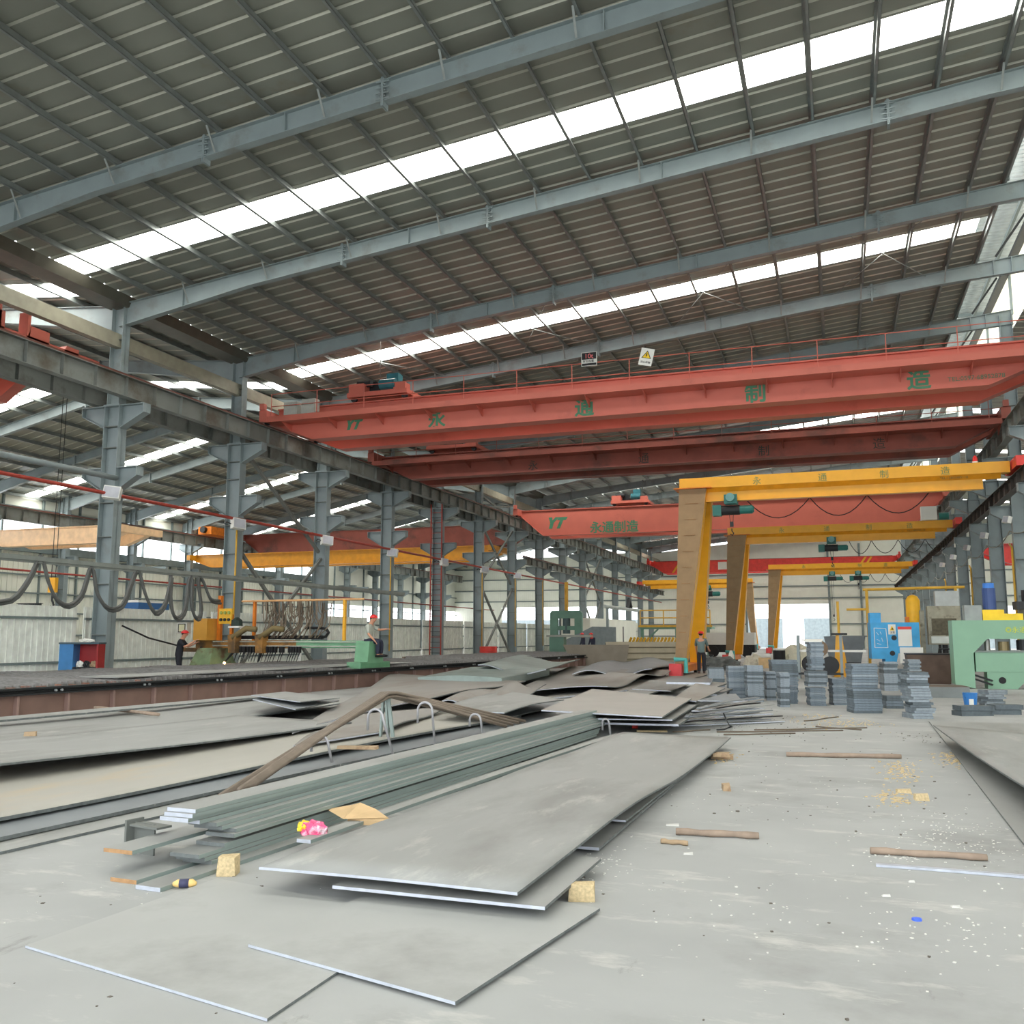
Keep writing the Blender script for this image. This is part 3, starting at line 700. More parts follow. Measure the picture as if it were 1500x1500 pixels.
def plate(label, q, t, m=PL, em=EDG, fm=None, wave=None, n=(12, 24), group='steel plates lying on the floor', name='steel_plate', cat='steel plate'):
    """q: front-left, front-right, back-right, back-left corners of the top face"""
    a, b, c, d = [V(p) for p in q]; nu, nv = n if wave else (1, 1)
    vs = []
    for j in range(nv + 1):
        for i in range(nu + 1):
            u, v = i / nu, j / nv
            p = a.lerp(b, u).lerp(d.lerp(c, u), v)
            if wave: p = p + V((0, 0, wave(u, v)))
            vs.append(p)
    N = len(vs); W = nu + 1
    vs += [p - V((0, 0, t)) for p in vs]; f = []; kinds = []
    for j in range(nv):
        for i in range(nu):
            k = j * W + i; f.append((k, k + 1, k + W + 1, k + W)); kinds.append(0); f.append((N + k + W, N + k + W + 1, N + k + 1, N + k)); kinds.append(0)
    for i in range(nu):
        f.append((i, N + i, N + i + 1, i + 1)); kinds.append(2); k = nv * W + i; f.append((k + 1, N + k + 1, N + k, k)); kinds.append(1)
    for j in range(nv):
        k = j * W; f.append((k + W, N + k + W, N + k, k)); kinds.append(1); k = j * W + nu; f.append((k, N + k, N + k + W, k + W)); kinds.append(1)
    me = bpy.data.meshes.new(name); cen = sum((a, b, c, d), V((0, 0, 0))) / 4; cen.z = min(p.z for p in vs)
    me.from_pydata([tuple(p - cen) for p in vs], [], f)
    for mm in (m, em, fm or CUT): me.materials.append(mm)
    for p, k in zip(me.polygons, kinds): p.material_index = k; p.use_smooth = (k == 0 and wave is not None)
    o = bpy.data.objects.new(name, me); C.objects.link(o); o.location = cen
    return tag(o, label, cat, group)
S = math.sin
PLF = mat('dusty_plate', (170, 172, 170), .6, .03, .07, 1.0, (150, 151, 148), .42, .6)
scuff(PL, (176, 176, 172), (2.5, .8, 1), .57, .7)
scuff(PL, (118, 116, 110), (1.0, 3, 1), .66, .2)
# nearest plates
plate('thin grey plate with a bright front edge at the bottom left corner', [(-3.99, 3.87, .014), (-2.3, 3.5, .014), (-2.3, 5.0, .014), (-3.9, 5.3, .014)], .012, PLF)
plate('thin grey plate at the bottom of the picture, its right corner by the wooden block', [(-2.9, 4.22, .03), (-1.62, 3.88, .03), (-1.37, 5.42, .03), (-2.7, 5.75, .03)], .014, PLF)
plate('plate peeping out below the big smooth plate, nearest the wooden block', [(-2.93, 5.1, .1), (-1.6, 5.1, .1), (-1.58, 6.3, .1), (-2.9, 6.5, .1)], .018)
plate('lowest plate under the right edge of the big smooth plate', [(-2.6, 6.84, .045), (-1.73, 6.84, .045), (-1.68, 12.9, .045), (-2.7, 12.9, .045)], .02)
plate('second plate under the right edge of the big smooth plate, with a bluish end', [(-2.6, 7.7, .085), (-1.72, 7.7, .085), (-1.62, 13.1, .085), (-2.7, 13.1, .085)], .016)
plate('big smooth grey plate in the middle of the foreground', [(-3.46, 5.12, .16), (-1.76, 5.1, .16), (-1.52, 13.62, .16), (-3.1, 13.8, .16)], .016, wave=lambda u, v: .035 * S(v * 6.5) * u + .008 * S(v * 15 + u * 3))
# right plates
plate('lower plate under the raised plate at the right edge of the picture', [(1.2, 6.2, .02), (3.4, 6.2, .02), (3.5, 19.0, .02), (1.47, 19.0, .02)], .016)
plate('raised plate with a lifted left edge at the right edge of the picture', [(1.62, 6.6, .3), (3.4, 6.6, .12), (3.4, 15.4, .12), (1.25, 15.4, .26)], .016, wave=lambda u, v: -.05 * S(v * 3.1) * (1 - u))
# left long plates
plate('lowest long plate at the left edge, its edge dusty', [(-8.6, 3.0, .022), (-6.08, 3.0, .022), (-5.4, 9.5, .022), (-8.2, 9.5, .022)], .02, PL, EDG)
plate('dark bluish long plate with a chipped edge between two paler ones on the left', [(-8.9, 3.0, .06), (-6.33, 3.0, .06), (-5.1, 16.8, .06), (-8.0, 16.8, .06)], .03, PLD, EDG)
plate('long rust-stained pale plate on the left, beside the bent rod bundle', [(-9.3, 3.0, .13), (-6.74, 3.0, .13), (-5.65, 16.6, .13), (-8.3, 16.8, .13)], .03, PLY, EDG, wave=lambda u, v: .02 * S(v * 9 + u * 2))
plate('long grey plate with a thick dark gap below its edge, at the left', [(-10.3, 4.0, .3), (-8.3, 4.0, .34), (-7.42, 13.4, .22), (-9.7, 13.6, .24)], .022, PL, EDG, wave=lambda u, v: .03 * S(v * 5 + 1) * u)
plate('grey plate with an old speckled wooden stick lying on it', [(-13.1, 6.0, .17), (-10.25, 6.0, .17), (-9.6, 18.5, .2), (-12.4, 18.5, .2)], .022, PL, EDG, wave=lambda u, v: .02 * S(v * 8))
plate('long narrow grey plate along the foot of the cutting table', [(-13.1, 7.0, .3), (-12.75, 7.0, .28), (-11.6, 18.6, .28), (-11.95, 18.6, .3)], .03, PL, EDG)
plate('small dark plate tilted up in front of the cutting table', [at(370, 1024, .42), at(433, 1039, .36), at(497, 1026, .36), at(425, 1014, .42)], .016, PLD)
plate('second small tilted plate resting behind the dark one before the cutting table', [at(368, 1018, .48), at(440, 1028, .45), at(498, 1022, .45), at(418, 1013, .48)], .014, PL)
# the middle heap
plate('wide brownish buckled plate in the middle of the heap', [at(428, 1061, .3), at(600, 1026, .3), at(770, 998, .34), at(575, 986, .34)], .02, PLB, wave=lambda u, v: .025 * S(v * 9 + u * 4) - .12 * (1 - u) * (1 - v))
plate('brownish plate between the heap and the bent rods', [at(430, 1092, .2), at(560, 1072, .2), at(655, 1036, .22), at(500, 1050, .22)], .02, PLB, wave=lambda u, v: .03 * S(v * 7))
plate('grey plate with a bright front edge above a black gap, behind the bent rods', [at(640, 1039, .32), at(739, 1044, .32), at(826, 1023, .34), at(740, 1010, .34)], .016, PL, wave=lambda u, v: .03 * S(v * 4))
plate('dark plate below the plate with the bright front edge', [at(600, 1056, .12), at(738, 1052, .12), at(835, 1030, .12), at(720, 1020, .12)], .016, PLD)
plate('curled plates end behind the bent rods, rolled into waves', [at(640, 1030, .3), at(735, 1030, .26), at(800, 1006, .3), at(735, 1000, .34)], .02, PLB, wave=lambda u, v: .07 * S(u * 9 + v * 5))
plate('long buckled beige plate across the middle distance', [at(745, 1014, .2), at(890, 1006, .2), at(985, 982, .24), at(835, 976, .24)], .02, PLB, wave=lambda u, v: .09 * S(v * 10 + u * 3) * u)
plate('thick greenish plate beyond the heap, by the end of the cutting table', [at(612, 992, .4), at(735, 994, .4), at(805, 980, .42), at(690, 977, .44)], .22, GRN, GRN, GRN, wave=lambda u, v: .06 * S(u * 3))
plate('wavy dark plate beside the heap before the two men', [at(838, 987, .3), at(955, 984, .28), at(1000, 966, .3), at(905, 964, .34)], .03, PLD, wave=lambda u, v: .12 * S(u * 8 + v * 4))
plate('grey plate sagging in waves at the far end of the cutting table', [at(700, 978, .5), at(800, 984, .5), at(850, 968, .5), at(760, 962, .55)], .03, GRN, wave=lambda u, v: .12 * S(u * 6 + 1))
plate('flat plate on the floor in front of the two men', [at(790, 1024, .05), at(965, 1006, .05), at(1045, 986, .05), at(900, 984, .05)], .03, PLB)
plate('pinkish plate on top of the pile behind the flat bars', [at(793, 1040, .36), at(970, 1050, .36), at(1013, 1023, .36), at(868, 1009, .36)], .02, PLP)
plate('middle plate of the pile behind the flat bars', [at(850, 1052, .27), at(985, 1054, .27), at(1028, 1028, .27), at(880, 1018, .27)], .02, PL)
plate('lower plate of the pile behind the flat bars, with a bright bluish edge', [at(862, 1058, .18), at(994, 1061, .18), at(1040, 1033, .18), at(890, 1022, .18)], .03, PL)
plate('small plate with a white front edge behind the pinkish one', [at(926, 1009, .12), at(983, 1012, .12), at(1013, 1000, .12), at(952, 996, .12)], .02, PL)
plate('plate tilted over a black gap left of the cut plate stacks', [at(986, 1023, .36), at(1020, 1027, .34), at(1062, 1008, .36), at(1020, 1000, .4)], .02, PLB)
plate('dark plate propped in front of the cut plate stacks', [at(1022, 1026, .4), at(1088, 1027, .36), at(1078, 1016, .42), at(1056, 1017, .46)], .016, PLD)
plate('pale bluish strip of plate before the red and turquoise crane foot', [at(976, 999, .42), at(1040, 1000, .42), at(1044, 994, .42), at(980, 992, .42)], .05, PLD, CUT)
for i, (q, z) in enumerate((([(1003, 1010), (1040, 1009), (1068, 1000), (1030, 998)], .32), ([(1010, 1018), (1050, 1017), (1075, 1008), (1040, 1005)], .26), ([(905, 1018), (940, 1020), (965, 1012), (925, 1009)], .1))):
    plate('offcut plate, %s of three small ones left of the plate stacks' % ORD[i], [at(x, y, z) for x, y in q], .03, [PL, PLB, PL][i])

# long flat bars in a stack
def ribbon(path, w, t):
    """flat bar along a path of top centre points"""
    mb = MB(); pts = [V(p) for p in path]; vs = []; fs = []
    for i, p in enumerate(pts):
        d = (pts[min(i + 1, len(pts) - 1)] - pts[max(i - 1, 0)]).normalized(); s = d.cross(V((0, 0, 1))).normalized() * (w / 2)
        vs += [p - s, p + s, p + s - V((0, 0, t)), p - s - V((0, 0, t))]
    for i in range(len(pts) - 1):
        for k in range(4): fs.append((4 * i + k, 4 * i + (k + 1) % 4, 4 * i + 4 + (k + 1) % 4, 4 * i + 4 + k))
    fs += [(3, 2, 1, 0), tuple(4 * (len(pts) - 1) + k for k in range(4))]
    return mb.add(vs, fs)
def flat_bar(z, xs, ys, L, w, label, drift=.055, curve=0.0, m=GRN, group='flat bars of the stack', end=None):
    path = []
    for i in range(13):
        y = ys + L * i / 12; path.append((xs + drift * (y - ys) + curve * ((y - ys) / L) ** 2, y, z))
    o = ribbon(path, w, .026).build('flat_bar', m)
    o.data.materials.append(CUT)
    for p in o.data.polygons:
        if abs(p.normal.y) > .9: p.material_index = 1
        elif p.normal.z > .9: p.material_index = 2
    o.data.materials.append(PL)
    if end: o.data.materials[1] = end
    return tag(o, label, 'flat bar', group)
REND = mat('rusty_bar_end', (176, 138, 98), .7, 0, .15, 20); DEND = mat('dark_bar_end', (112, 118, 118), .5, .1, .15, 20)
def bars():
    z = .026
    spec = [(-4.43, 5.05, 9.2), (-4.25, 5.55, 8.8), (-4.27, 5.5, 9), (-4.28, 5.45, 9.1), (-4.26, 5.7, 8.9), (-4.62, 5.2, 9.6), (-4.22, 5.75, 9), (-4.24, 5.8, 9), (-4.3, 5.72, 9.1), (-4.32, 5.68, 9.2), (-4.4, 5.6, 9.2), (-4.42, 5.5, 9.3), (-4.4, 5.52, 9.4), (-4.4, 5.55, 9.3)]
    for i, (x, y, L) in enumerate(spec):
        flat_bar(z, x, y, L, .25 if i else .22, 'long flat steel bar, %s from the floor in the stack of flat bars' % ORD[i], end=REND if i in (0, 5) else DEND if i < 10 else None); z += .0275
bars()
flat_bar(.027, -4.15, 4.95, 9.6, .2, 'single flat bar on the floor between the stack of bars and the big smooth plate', .06, .25, group='loose flat bars')
flat_bar(.11, -3.75, 6.1, 8, .12, 'narrow flat bar lying along the left edge of the big smooth plate', .04, .2, group='loose flat bars')
# welded bracket at the end of the stack
r = thing('steel_bracket', 'grey H-shaped steel end bracket behind the ends of the flat bars', 'bracket', (-4.95, 5.75, 0), -.2)
MB().box(-.02, .2, .0, .012, .0, .22).build('web', FRAMED, r); MB().box(-.04, -.02, -.07, .08, 0, .24).build('flange', FRAMED, r); MB().box(.0, .3, -.06, .07, .2, .215).build('top_plate', FRAMED, r)

# bent rods: lifting bundle leaning over the bars
RODM = mat('brown_rod', (126, 114, 102), .5, .2, .12, 6)
A0 = V((-6.15, 12.2, .74))
for i in range(8):
    o = (i % 4) * .055; u = (i // 4) * .05
    a_ = at(322 + 7 * i, 1166 - 2.2 * i, .17 + u); b_ = at(742 + 9 * (i % 4), 1064 - 2.5 * (i % 4), .16 + u)
    p_ = A0 + V((o * .7 - .08, -.12, -.03 + u)); q_ = A0 + V((o * .7 - .06, .1, -.03 + u))
    pts = [a_, a_.lerp(p_, .5) + V((0, 0, .02)), p_, q_, q_.lerp(b_, .5), b_]
    tag(MB().tube(pts, .024, 8).build('bent_rod', RODM, smooth=True), 'brown steel rod bent to a ridge, %s of the bundle counted from its lower left' % ORD[i], 'steel rod', 'bent rods of the bundle')
r = thing('rod_strut', 'twisted steel strut holding up the ridge of the bent rod bundle', 'strut', (-6.2, 12.15, .13))
for dx in (-.06, .06, .14): MB().bar((dx, 0, 0), (dx * .4, 0, .56), .03, .05).build('leg', GRN, r)
def hook(px, py, h, w, Y, label, lean=.1):
    b = atY(px, py, Y); pts = []
    for t in range(9):
        a = math.pi * t / 8; pts.append((b.x + w / 2 - w / 2 * math.cos(a) - lean, Y - .05, b.z + h + w / 2 * S(a)))
    pts = [(b.x - lean, Y - .05, b.z + h * .55)] + pts + [(b.x + w + .02, Y, min(b.z, .17))]
    tag(MB().tube(pts, .016, 8).build('bent_hook', mat('galv_hook', (170, 170, 174), .4, .4), smooth=True), label, 'steel hook', 'hooked bars around the rod bundle')
hook(552, 1092, .33, .2, 10.2, 'tall inverted U hook of bright bar at the left of the rod ridge')
hook(614, 1082, .36, .2, 11.0, 'tall inverted U hook of bright bar at the right of the rod ridge', .0)
hook(459, 1112, .16, .22, 9.4, 'low inverted U hook over the near end of the bent rods', .0)
hook(690, 1076, .2, .16, 12.0, 'small inverted U hook over the far end of the bent rods', .0)
hook(884, 1083, .26, .1, 14.2, 'small wire hook standing at the far end of the flat bars', .0)

# rods, strips and sticks
for i in range(14):
    a = at(985 + i * 3, 1063 - i * 2.0, .03 + .028 * i); b = at(1148 - i * 2.2 - 14 * (i % 3), 1056 - i * 2.7, .03 + .03 * i)
    d = b - a
    tag(ribbon([a, a.lerp(b, .5) + V((0, 0, .03 * S(i * 2.1))), b + V((.06 * S(i * 5.0), 0, 0))], .07 + .03 * (i % 3), .016).build('steel_strip', [CUT, PLD, PL, DARK, CUT, PLB, PLD][i % 7]), 'narrow steel strip, %s from the bottom of the fanned bundle' % ORD[i], 'steel strip', 'fanned bundle of narrow strips')
r = MB().tube([at(1060, 1045, .4), at(1063, 1052, .3), at(1068, 1062, .1), at(1072, 1064, .02), at(1062, 1068, .02), at(1050, 1069, .02)], .012, 6)
tag(r.build('tie_wire', DARK, smooth=True), 'black wire tied around the fanned bundle of strips', 'wire')
def rod(p, q, rr, m, label, name='floor_rod', cat='rod', bend=.0):
    p = V(p); q = V(q); d = q - p; s = d.cross(V((0, 0, 1))).normalized() * bend
    return tag(MB().tube([p, p.lerp(q, .3) + s, p.lerp(q, .65) - s * .4, q], rr, 6).build(name, m, smooth=True), label, cat, 'thin rods and sticks on the floor')
BRR = mat('rusty_rod', (112, 100, 86), .6, .1)
for i, (a, b) in enumerate((((1050, 1072), (1235, 1070)), ((1105, 1069), (1270, 1066)), ((1178, 1056), (1228, 1050)), ((1195, 1064), (1262, 1069)), ((1060, 1076), (1165, 1074)), ((985, 1072), (1040, 1069)))):
    rod(at(a[0], a[1], .012), at(b[0], b[1], .012), .012, BRR, 'thin rusty rod on the floor before the plate stacks, %s of six' % ORD[i], bend=.05)
STK = mat('weathered_stick', (156, 138, 122), .8, 0, .18, 8)
def stick(p, q, rr, label, m=STK):
    a = at(*p, rr); b = at(*q, rr); n = 7
    pts = [a.lerp(b, i / n) + V((0, .012 * S(i * 1.7), 0)) for i in range(n + 1)]
    return tag(MB().tube(pts, [rr * (1 + .15 * S(i * 2.3)) for i in range(n + 1)], 7).build('wooden_stick', m, smooth=True), label, 'stick', 'wooden sticks on the floor')
stick((990, 1218), (1112, 1224), .026, 'pinkish wooden stick lying near the middle of the bare floor')
stick((1275, 1246), (1446, 1256), .024, 'long brown stick on the floor near the right edge, with white crumbs')
stick((1152, 1105), (1320, 1108), .03, 'long bark-covered stick lying across the floor before the stacks')
stick((968, 1232), (1008, 1235), .018, 'short split stick below the pinkish one', WOOD)
r = stick((138, 1052), (232, 1064), .03, 'speckled old stick lying on the plate at the left edge'); r.location = (0, 0, .2)
tag(ribbon([at(1283, 1265, .018), at(1390, 1273, .018), at(1510, 1283, .018)], .05, .016).build('steel_strip', CUT), 'bluish steel strip on the floor below the long brown stick', 'steel strip')

# wooden blocks and litter
def block(p, w, d, h, rz, label, name='wooden_block', cat='wood block', z=0, m=WOOD):
    b = at(p[0], p[1], z); mb = MB(); e = .008
    mb.hexa([(-w / 2, -d / 2, 0), (w / 2, -d / 2, 0), (w / 2, d / 2, 0), (-w / 2, d / 2, 0)], [(-w / 2 + e, -d / 2 + e, h), (w / 2 - e, -d / 2, h - e), (w / 2, d / 2 - e, h), (-w / 2, d / 2, h - e)])
    o = mb.build(name, m); o.location = b; o.rotation_euler = (0, 0, rz); return tag(o, label, cat, 'wooden blocks')
CHIP = mat('chipboard', (204, 184, 144), .85, 0, .2, 60)
block((334, 1281), .125, .12, .125, .35, 'cube of chipboard standing by the end of the single flat bar', m=CHIP)
block((852, 1318), .16, .1, .1, .25, 'wooden block with a dark face beside the thin plate corner', m=CHIP)
block((810, 1090), .22, .08, .05, .3, 'small chipboard block lying against the stack of flat bars', z=.03, m=CHIP)
block((1056, 1108), .22, .16, .05, .2, 'upper wooden packing block under the far right edge of the big plate', z=.05)
block((1058, 1111), .28, .18, .05, .1, 'lower wooden packing block under the far right edge of the big plate')
block((1064, 1157), .08, .2, .06, .2, 'small upright wood offcut on the floor right of the big plate')
block((1324, 1161), .14, .1, .035, .1, 'thin wood offcut beside the sawdust, farther one', m=CHIP)
block((1350, 1172), .13, .1, .06, .1, 'wood offcut beside the sawdust, nearer one', m=CHIP)
block((920, 1061), 1.1, .12, .08, .28, 'long wooden plank under the pile of plates behind the flat bars', z=0, m=WOOD)
block((955, 1072), .5, .1, .03, .25, 'pale board on the floor in front of the pile of plates', m=CHIP)
block((524, 1097), .5, .12, .04, .2, 'pale brown board leaning on the brownish plate', z=.2)
block((44, 1079), .16, .06, .07, .6, 'brown wood scrap between two plates at the left edge', z=.18)
# torn cardboard
r = MB(); c0 = at(517, 1196, .13)
r.add([(-.28, .06, .03), (-.02, -.12, .0), (.3, .04, .0), (.12, .16, .04), (.0, .12, .09), (-.1, .16, .06)], [(0, 1, 2, 3, 4, 5)])
r.box(-.02, .3, -.05, .06, -.05, -.005)
o = r.build('torn_cardboard', mat('cardboard', (206, 176, 134), .85, 0, .1, 5)); o.location = c0; tag(o, 'torn piece of brown cardboard box lying by the flat bar stack', 'cardboard')
# crumpled pink bag
def crumple(name, loc, sx, sy, sz, m, label, cat, seed=3, col2=None):
    import bmesh
    bm = bmesh.new(); bmesh.ops.create_icosphere(bm, subdivisions=3, radius=1); rr = random.Random(seed)
    for v in bm.verts:
        k = 1 + rr.uniform(-.22, .16); v.co = V((v.co.x * sx * k, v.co.y * sy * k, max(-.25, v.co.z) * sz * k))
    me = bpy.data.meshes.new(name); bm.to_mesh(me); bm.free(); me.materials.append(m)
    o = bpy.data.objects.new(name, me); C.objects.link(o); o.location = loc; return tag(o, label, cat)
p = at(460, 1222, .1)
o = crumple('plastic_bag', (p.x, p.y, .12), .11, .07, .08, mat('pink_bag', (236, 88, 138), .4, 0, .2, 20, (250, 225, 235), .45, 14), 'crumpled pink and yellow plastic snack bag by the flat bars', 'bag')
y_ = crumple('bag_corner', (0, 0, 0), .05, .055, .055, mat('yellow_bag_corner', (246, 214, 60), .4), 'yellow corner', 'x'); del y_['category']; y_.parent = o; y_.location = (-.085, .0, .02)
# drink wrapper
p = at(270, 1296, .02); r = thing('food_wrapper', 'yellow and blue food wrapper by the chipboard cube', 'wrapper', (p.x, p.y, .025), .45)
MB().tube([(-.07, 0, 0), (-.04, 0, .004), (.05, 0, .004), (.075, 0, 0)], [.012, .025, .026, .01], 8).build('wrapper_body', mat('wrapper_yellow', (236, 200, 128), .5), r, True)
MB().tube([(-.03, 0, .004), (.03, 0, .004)], .0275, 8).build('printed_band', mat('wrapper_navy', (64, 66, 96), .5), r, True)
p = at(350, 1243, .03); o = MB().cyl((-.03, 0, .02), (.03, .02, .02), .022, 10).build('paper_cup', WHITE); o.location = p; tag(o, 'small white paper cup by the foot of the flat bar stack', 'cup')
p = at(1343, 1348, .0); o = MB().tube([(0, 0, 0), (0, 0, .012), (0, 0, .016)], [.028, .026, .01], 12).build('blue_cap', mat('cap_blue', (66, 104, 220), .4)); o.location = p; tag(o, 'bright blue plastic cap on the bare floor', 'plastic scrap')  # a small blue plastic cap lying loose
p = at(929, 1067, .0); o = MB().tube([(-.03, 0, .03), (.06, 0, .03)], [.04, .036], 12).build('drink_can', REDB); o.location = p; tag(o, 'small red can in front of the pile of plates', 'can')
tiles = [((985, 1209), .11, .07, 'flat white tile shard above the pinkish stick'), ((1008, 1251), .07, .05, 'grey tile shard below the pinkish stick'), ((1400, 1329), .05, .03, 'pale shard right of the blue plastic cap'), ((1335, 1292), .04, .025, 'small pale shard above the blue plastic cap'), ((1298, 1313), .05, .025, 'thin pale shard left above the blue plastic cap')]
for pxy, w_, d_, lab in tiles:
    block(pxy, w_, d_, .012, .2, lab, 'tile_shard', 'shard', m=mat('pale_tile', (204, 204, 200), .6))
# countless crumbs, sawdust and chips
def litter(name, label, spots, m, smin, smax):
    mb = MB()
    for (px, py, rx, ry, n) in spots:
        c_ = at(px, py, 0)
        for _ in range(n):
            x = c_.x + R.gauss(0, rx); y = c_.y + R.gauss(0, ry); s_ = R.uniform(smin, smax); a = R.uniform(0, 3); h = s_ * R.uniform(.2, .7)
            q = [V((x + s_ * math.cos(a + k * 1.57) * R.uniform(.6, 1.3), y + s_ * math.sin(a + k * 1.57), 0)) for k in range(4)]
            mb.hexa(q, [p_ * 1 + V((0, 0, h)) for p_ in q])
    o = mb.build(name, m); o['kind'] = 'stuff'; o['label'] = label; o['category'] = 'debris'; return o
litter('sawdust', 'heaps of yellow sawdust and wood chips on the floor before the stacks', [(1318, 1128, .12, .5, 160), (1310, 1170, .1, .25, 90), (1395, 1112, .1, .4, 120), (1240, 1060, .4, .5, 150), (1200, 1050, .2, .3, 60), (1062, 1110, .1, .3, 60)], mat('sawdust_tan', (206, 186, 146), .9), .006, .022)
litter('crumbs', 'white crumbs and grit scattered over the bare floor', [(1400, 1230, .25, .6, 220), (1320, 1253, .1, .1, 70), (1200, 1200, .9, 2.2, 160), (1150, 1340, .8, .6, 80), (260, 1330, .6, .5, 50), (880, 1270, .1, .5, 60), (1400, 1370, .3, .3, 60)], mat('white_grit', (220, 220, 214), .8), .003, .01)
litter('dark_chips', 'dark metal chips and clods scattered over the floor', [(1200, 1150, 1.0, 4, 120), (1100, 1060, .6, 1.5, 120), (1345, 1080, .2, .4, 40), (300, 1350, .8, .7, 40)], mat('dark_grit', (104, 98, 90), .8), .004, .016)

# ================================================================== CUTTING TABLE AND MACHINE
TR = -math.radians(5.3)
TD = V((math.sin(-TR), math.cos(TR), 0)); T0 = V((-15.1, 13.6, 0))
BRN = mat('brown_primer', (128, 102, 92), .6, 0, .12, 2)
def slat_table(loc, y0, y1, w, label, full=True):
    TB = thing('cutting_table', label, 'cutting table', loc, TR)
    MB().box(-.12, 0, y0, y1, 0, .43).build('side_panel', BRN, TB)
    MB().box(-w, -w + .12, y0, y1, 0, .56).build('side_panel', BRN, TB)
    y = y0 + .3
    while y < y1: MB().box(0, .1, y, y + .05, .0, .42).build('side_rib', mat('brown_primer_light', (144, 118, 110), .6), TB); y += 1.15
    MB().box(-.2, .14, y0, y1, .43, .46).box(-.12, -.02, y0, y1, .46, .53).box(-.05, .08, y0, y1, .53, .57).build('machine_rail', DARK, TB)
    MB().box(-w, -w + .2, y0, y1, .56, .6).build('far_rail', mat('worn_edge', (140, 136, 120), .6), TB)
    sl = MB(); y = y0
    while y < y1:
        h = .62 + .02 * S(y * 37); sl.box(-w + .2, -.25, y, y + .025, .3, h); y += .16
    sl.build('slats', mat('burnt_slats', (138, 136, 134), .6, .2, .25, 7, (140, 112, 102), .34, 2), TB)
    bl = MB(); y = y0
    while y < y1:
        for dy in (0, .14): bl.cyl((.08, y + dy, .495), (.12, y + dy, .495), .025, 8)
        y += 2.3
    bl.build('clamp_bolts', mat('bolt_steel', (170, 176, 178), .4, .5), TB)
    if full:
        e = MB(); y = y0
        while y < 4: e.box(-.35, -.2, y, y + .12, .45, .58 + .02 * S(y * 9)); y += .35
        e.build('slat_supports', mat('rust_support', (150, 108, 92), .7, 0, .3, 5, (140, 146, 152), .4, 4), TB)
        MB().box(-1.6, -.4, 3.2, 16, .64, .66).build('cut_sheet', mat('mill_plate', (164, 168, 168)), TB)
    return TB
slat_table(tuple(T0), -8, 22.5, 6.6, 'long slatted cutting table with brown ribbed side along the left of the hall')
slat_table((-13.6, 39.5, 0), 0, 17, 6, 'second dark slatted table, beyond the end of the first one', False)

_p = T0 + TD * 13
GM = thing('cutting_machine', 'yellow and green flame cutting gantry standing over the long slatted table', 'cutting machine', tuple(_p), TR)
PG = mat('pale_machine_green', (112, 160, 126), .45)
DG = mat('dirty_machine_green', (120, 140, 104), .6, 0, .2, 3, (104, 84, 60), .45, 2)
BO = mat('oily_orange', (156, 112, 56), .55, 0, .2, 3, (96, 76, 52), .5, 2)
c_ = MB().box(-.5, .0, -.85, .85, .57, .76); c_.prism([(-.5, -.45, .76), (-.5, .45, .76), (-.5, .36, 1.4), (-.5, -.36, 1.4)], (.5, 0, 0))
c_.build('end_carriage', PG, GM)
MB().box(.0, .02, -.8, .8, .6, .73).build('cover_plate', mat('machine_green', (94, 146, 110), .45), GM)
for q in (-.75, .3): MB().box(-.4, .02, q, q + .45, .46, .57).build('wheel_box', DARK, GM)
MB().box(-3.0, -.4, -.14, .14, 1.18, 1.42).build('beam', PG, GM)
MB().box(-7.3, -3.0, -.14, .14, 1.16, 1.42).build('beam', BO, GM)
for z in (1.22, 1.36): MB().box(-6.5, -.5, -.19, -.15, z, z + .035).build('guide_rail', mat('ground_steel', (206, 208, 196), .25, .6), GM)
MB().box(-6.1, -2.2, .12, .26, 1.46, 1.58).build('cable_chain', BLACK, GM)
MB().tube([(-2.2, .18, 1.52), (-2.05, .18, 1.55), (-1.95, .18, 1.68), (-2.05, .18, 1.8), (-2.3, .18, 1.83), (-2.9, .18, 1.83)], .05, 6).build('cable_chain', BLACK, GM)
MB().hexa([(-7.1, -.8, .3), (-6.1, -.8, .3), (-6.1, .8, .3), (-7.1, .8, .3)], [(-6.95, -.4, 1.16), (-6.3, -.4, 1.16), (-6.3, .4, 1.16), (-6.95, .4, 1.16)]).build('far_carriage', DG, GM)
MB().box(-7.9, -6.4, -.2, .25, 1.02, 1.16).build('far_arm', BO, GM)
MB().box(-7.1, -6.5, -.5, .05, 1.42, 2.16).build('console_cabinet', mat('console_yellow', (206, 152, 62), .5, 0, .08, 3), GM)
mo = MB().box(-7.85, -7.4, -.5, -.3, 1.66, 2.02).build('monitor', mat('monitor_grey', (208, 210, 204), .5), GM)
MB().box(-7.75, -7.5, -.51, -.5, 1.72, 1.96).build('screen', mat('screen_pale', (214, 214, 178), .3), mo)
MB().box(-7.79, -7.46, -.505, -.5, 1.69, 1.99).build('bezel', DARK, mo)
MB().box(-6.42, -6.28, -.1, .02, 1.42, 2.95).build('post', ORANGE, GM)
MB().box(-5.86, -5.76, -.1, -.02, 1.42, 2.3).build('post', ORANGE, GM)
gp = MB().box(-6.3, -5.75, -.16, -.1, 1.98, 2.5).build('gas_panel', mat('panel_yellow', (240, 186, 52), .4), GM)
for i in range(3):
    for z in (2.36, 2.12): MB().cyl((-6.19 + i * .17, -.2, z), (-6.19 + i * .17, -.16, z), .055, 12).build('gauge', mat('gauge_green', (160, 176, 90), .4) if z > 2.2 else DARK, gp)
for x in (-5.05, -1.35): MB().box(x - .045, x + .045, .15, .24, 1.42, 2.75).build('hose_post', YEL if x > -2 else ORANGE, GM)
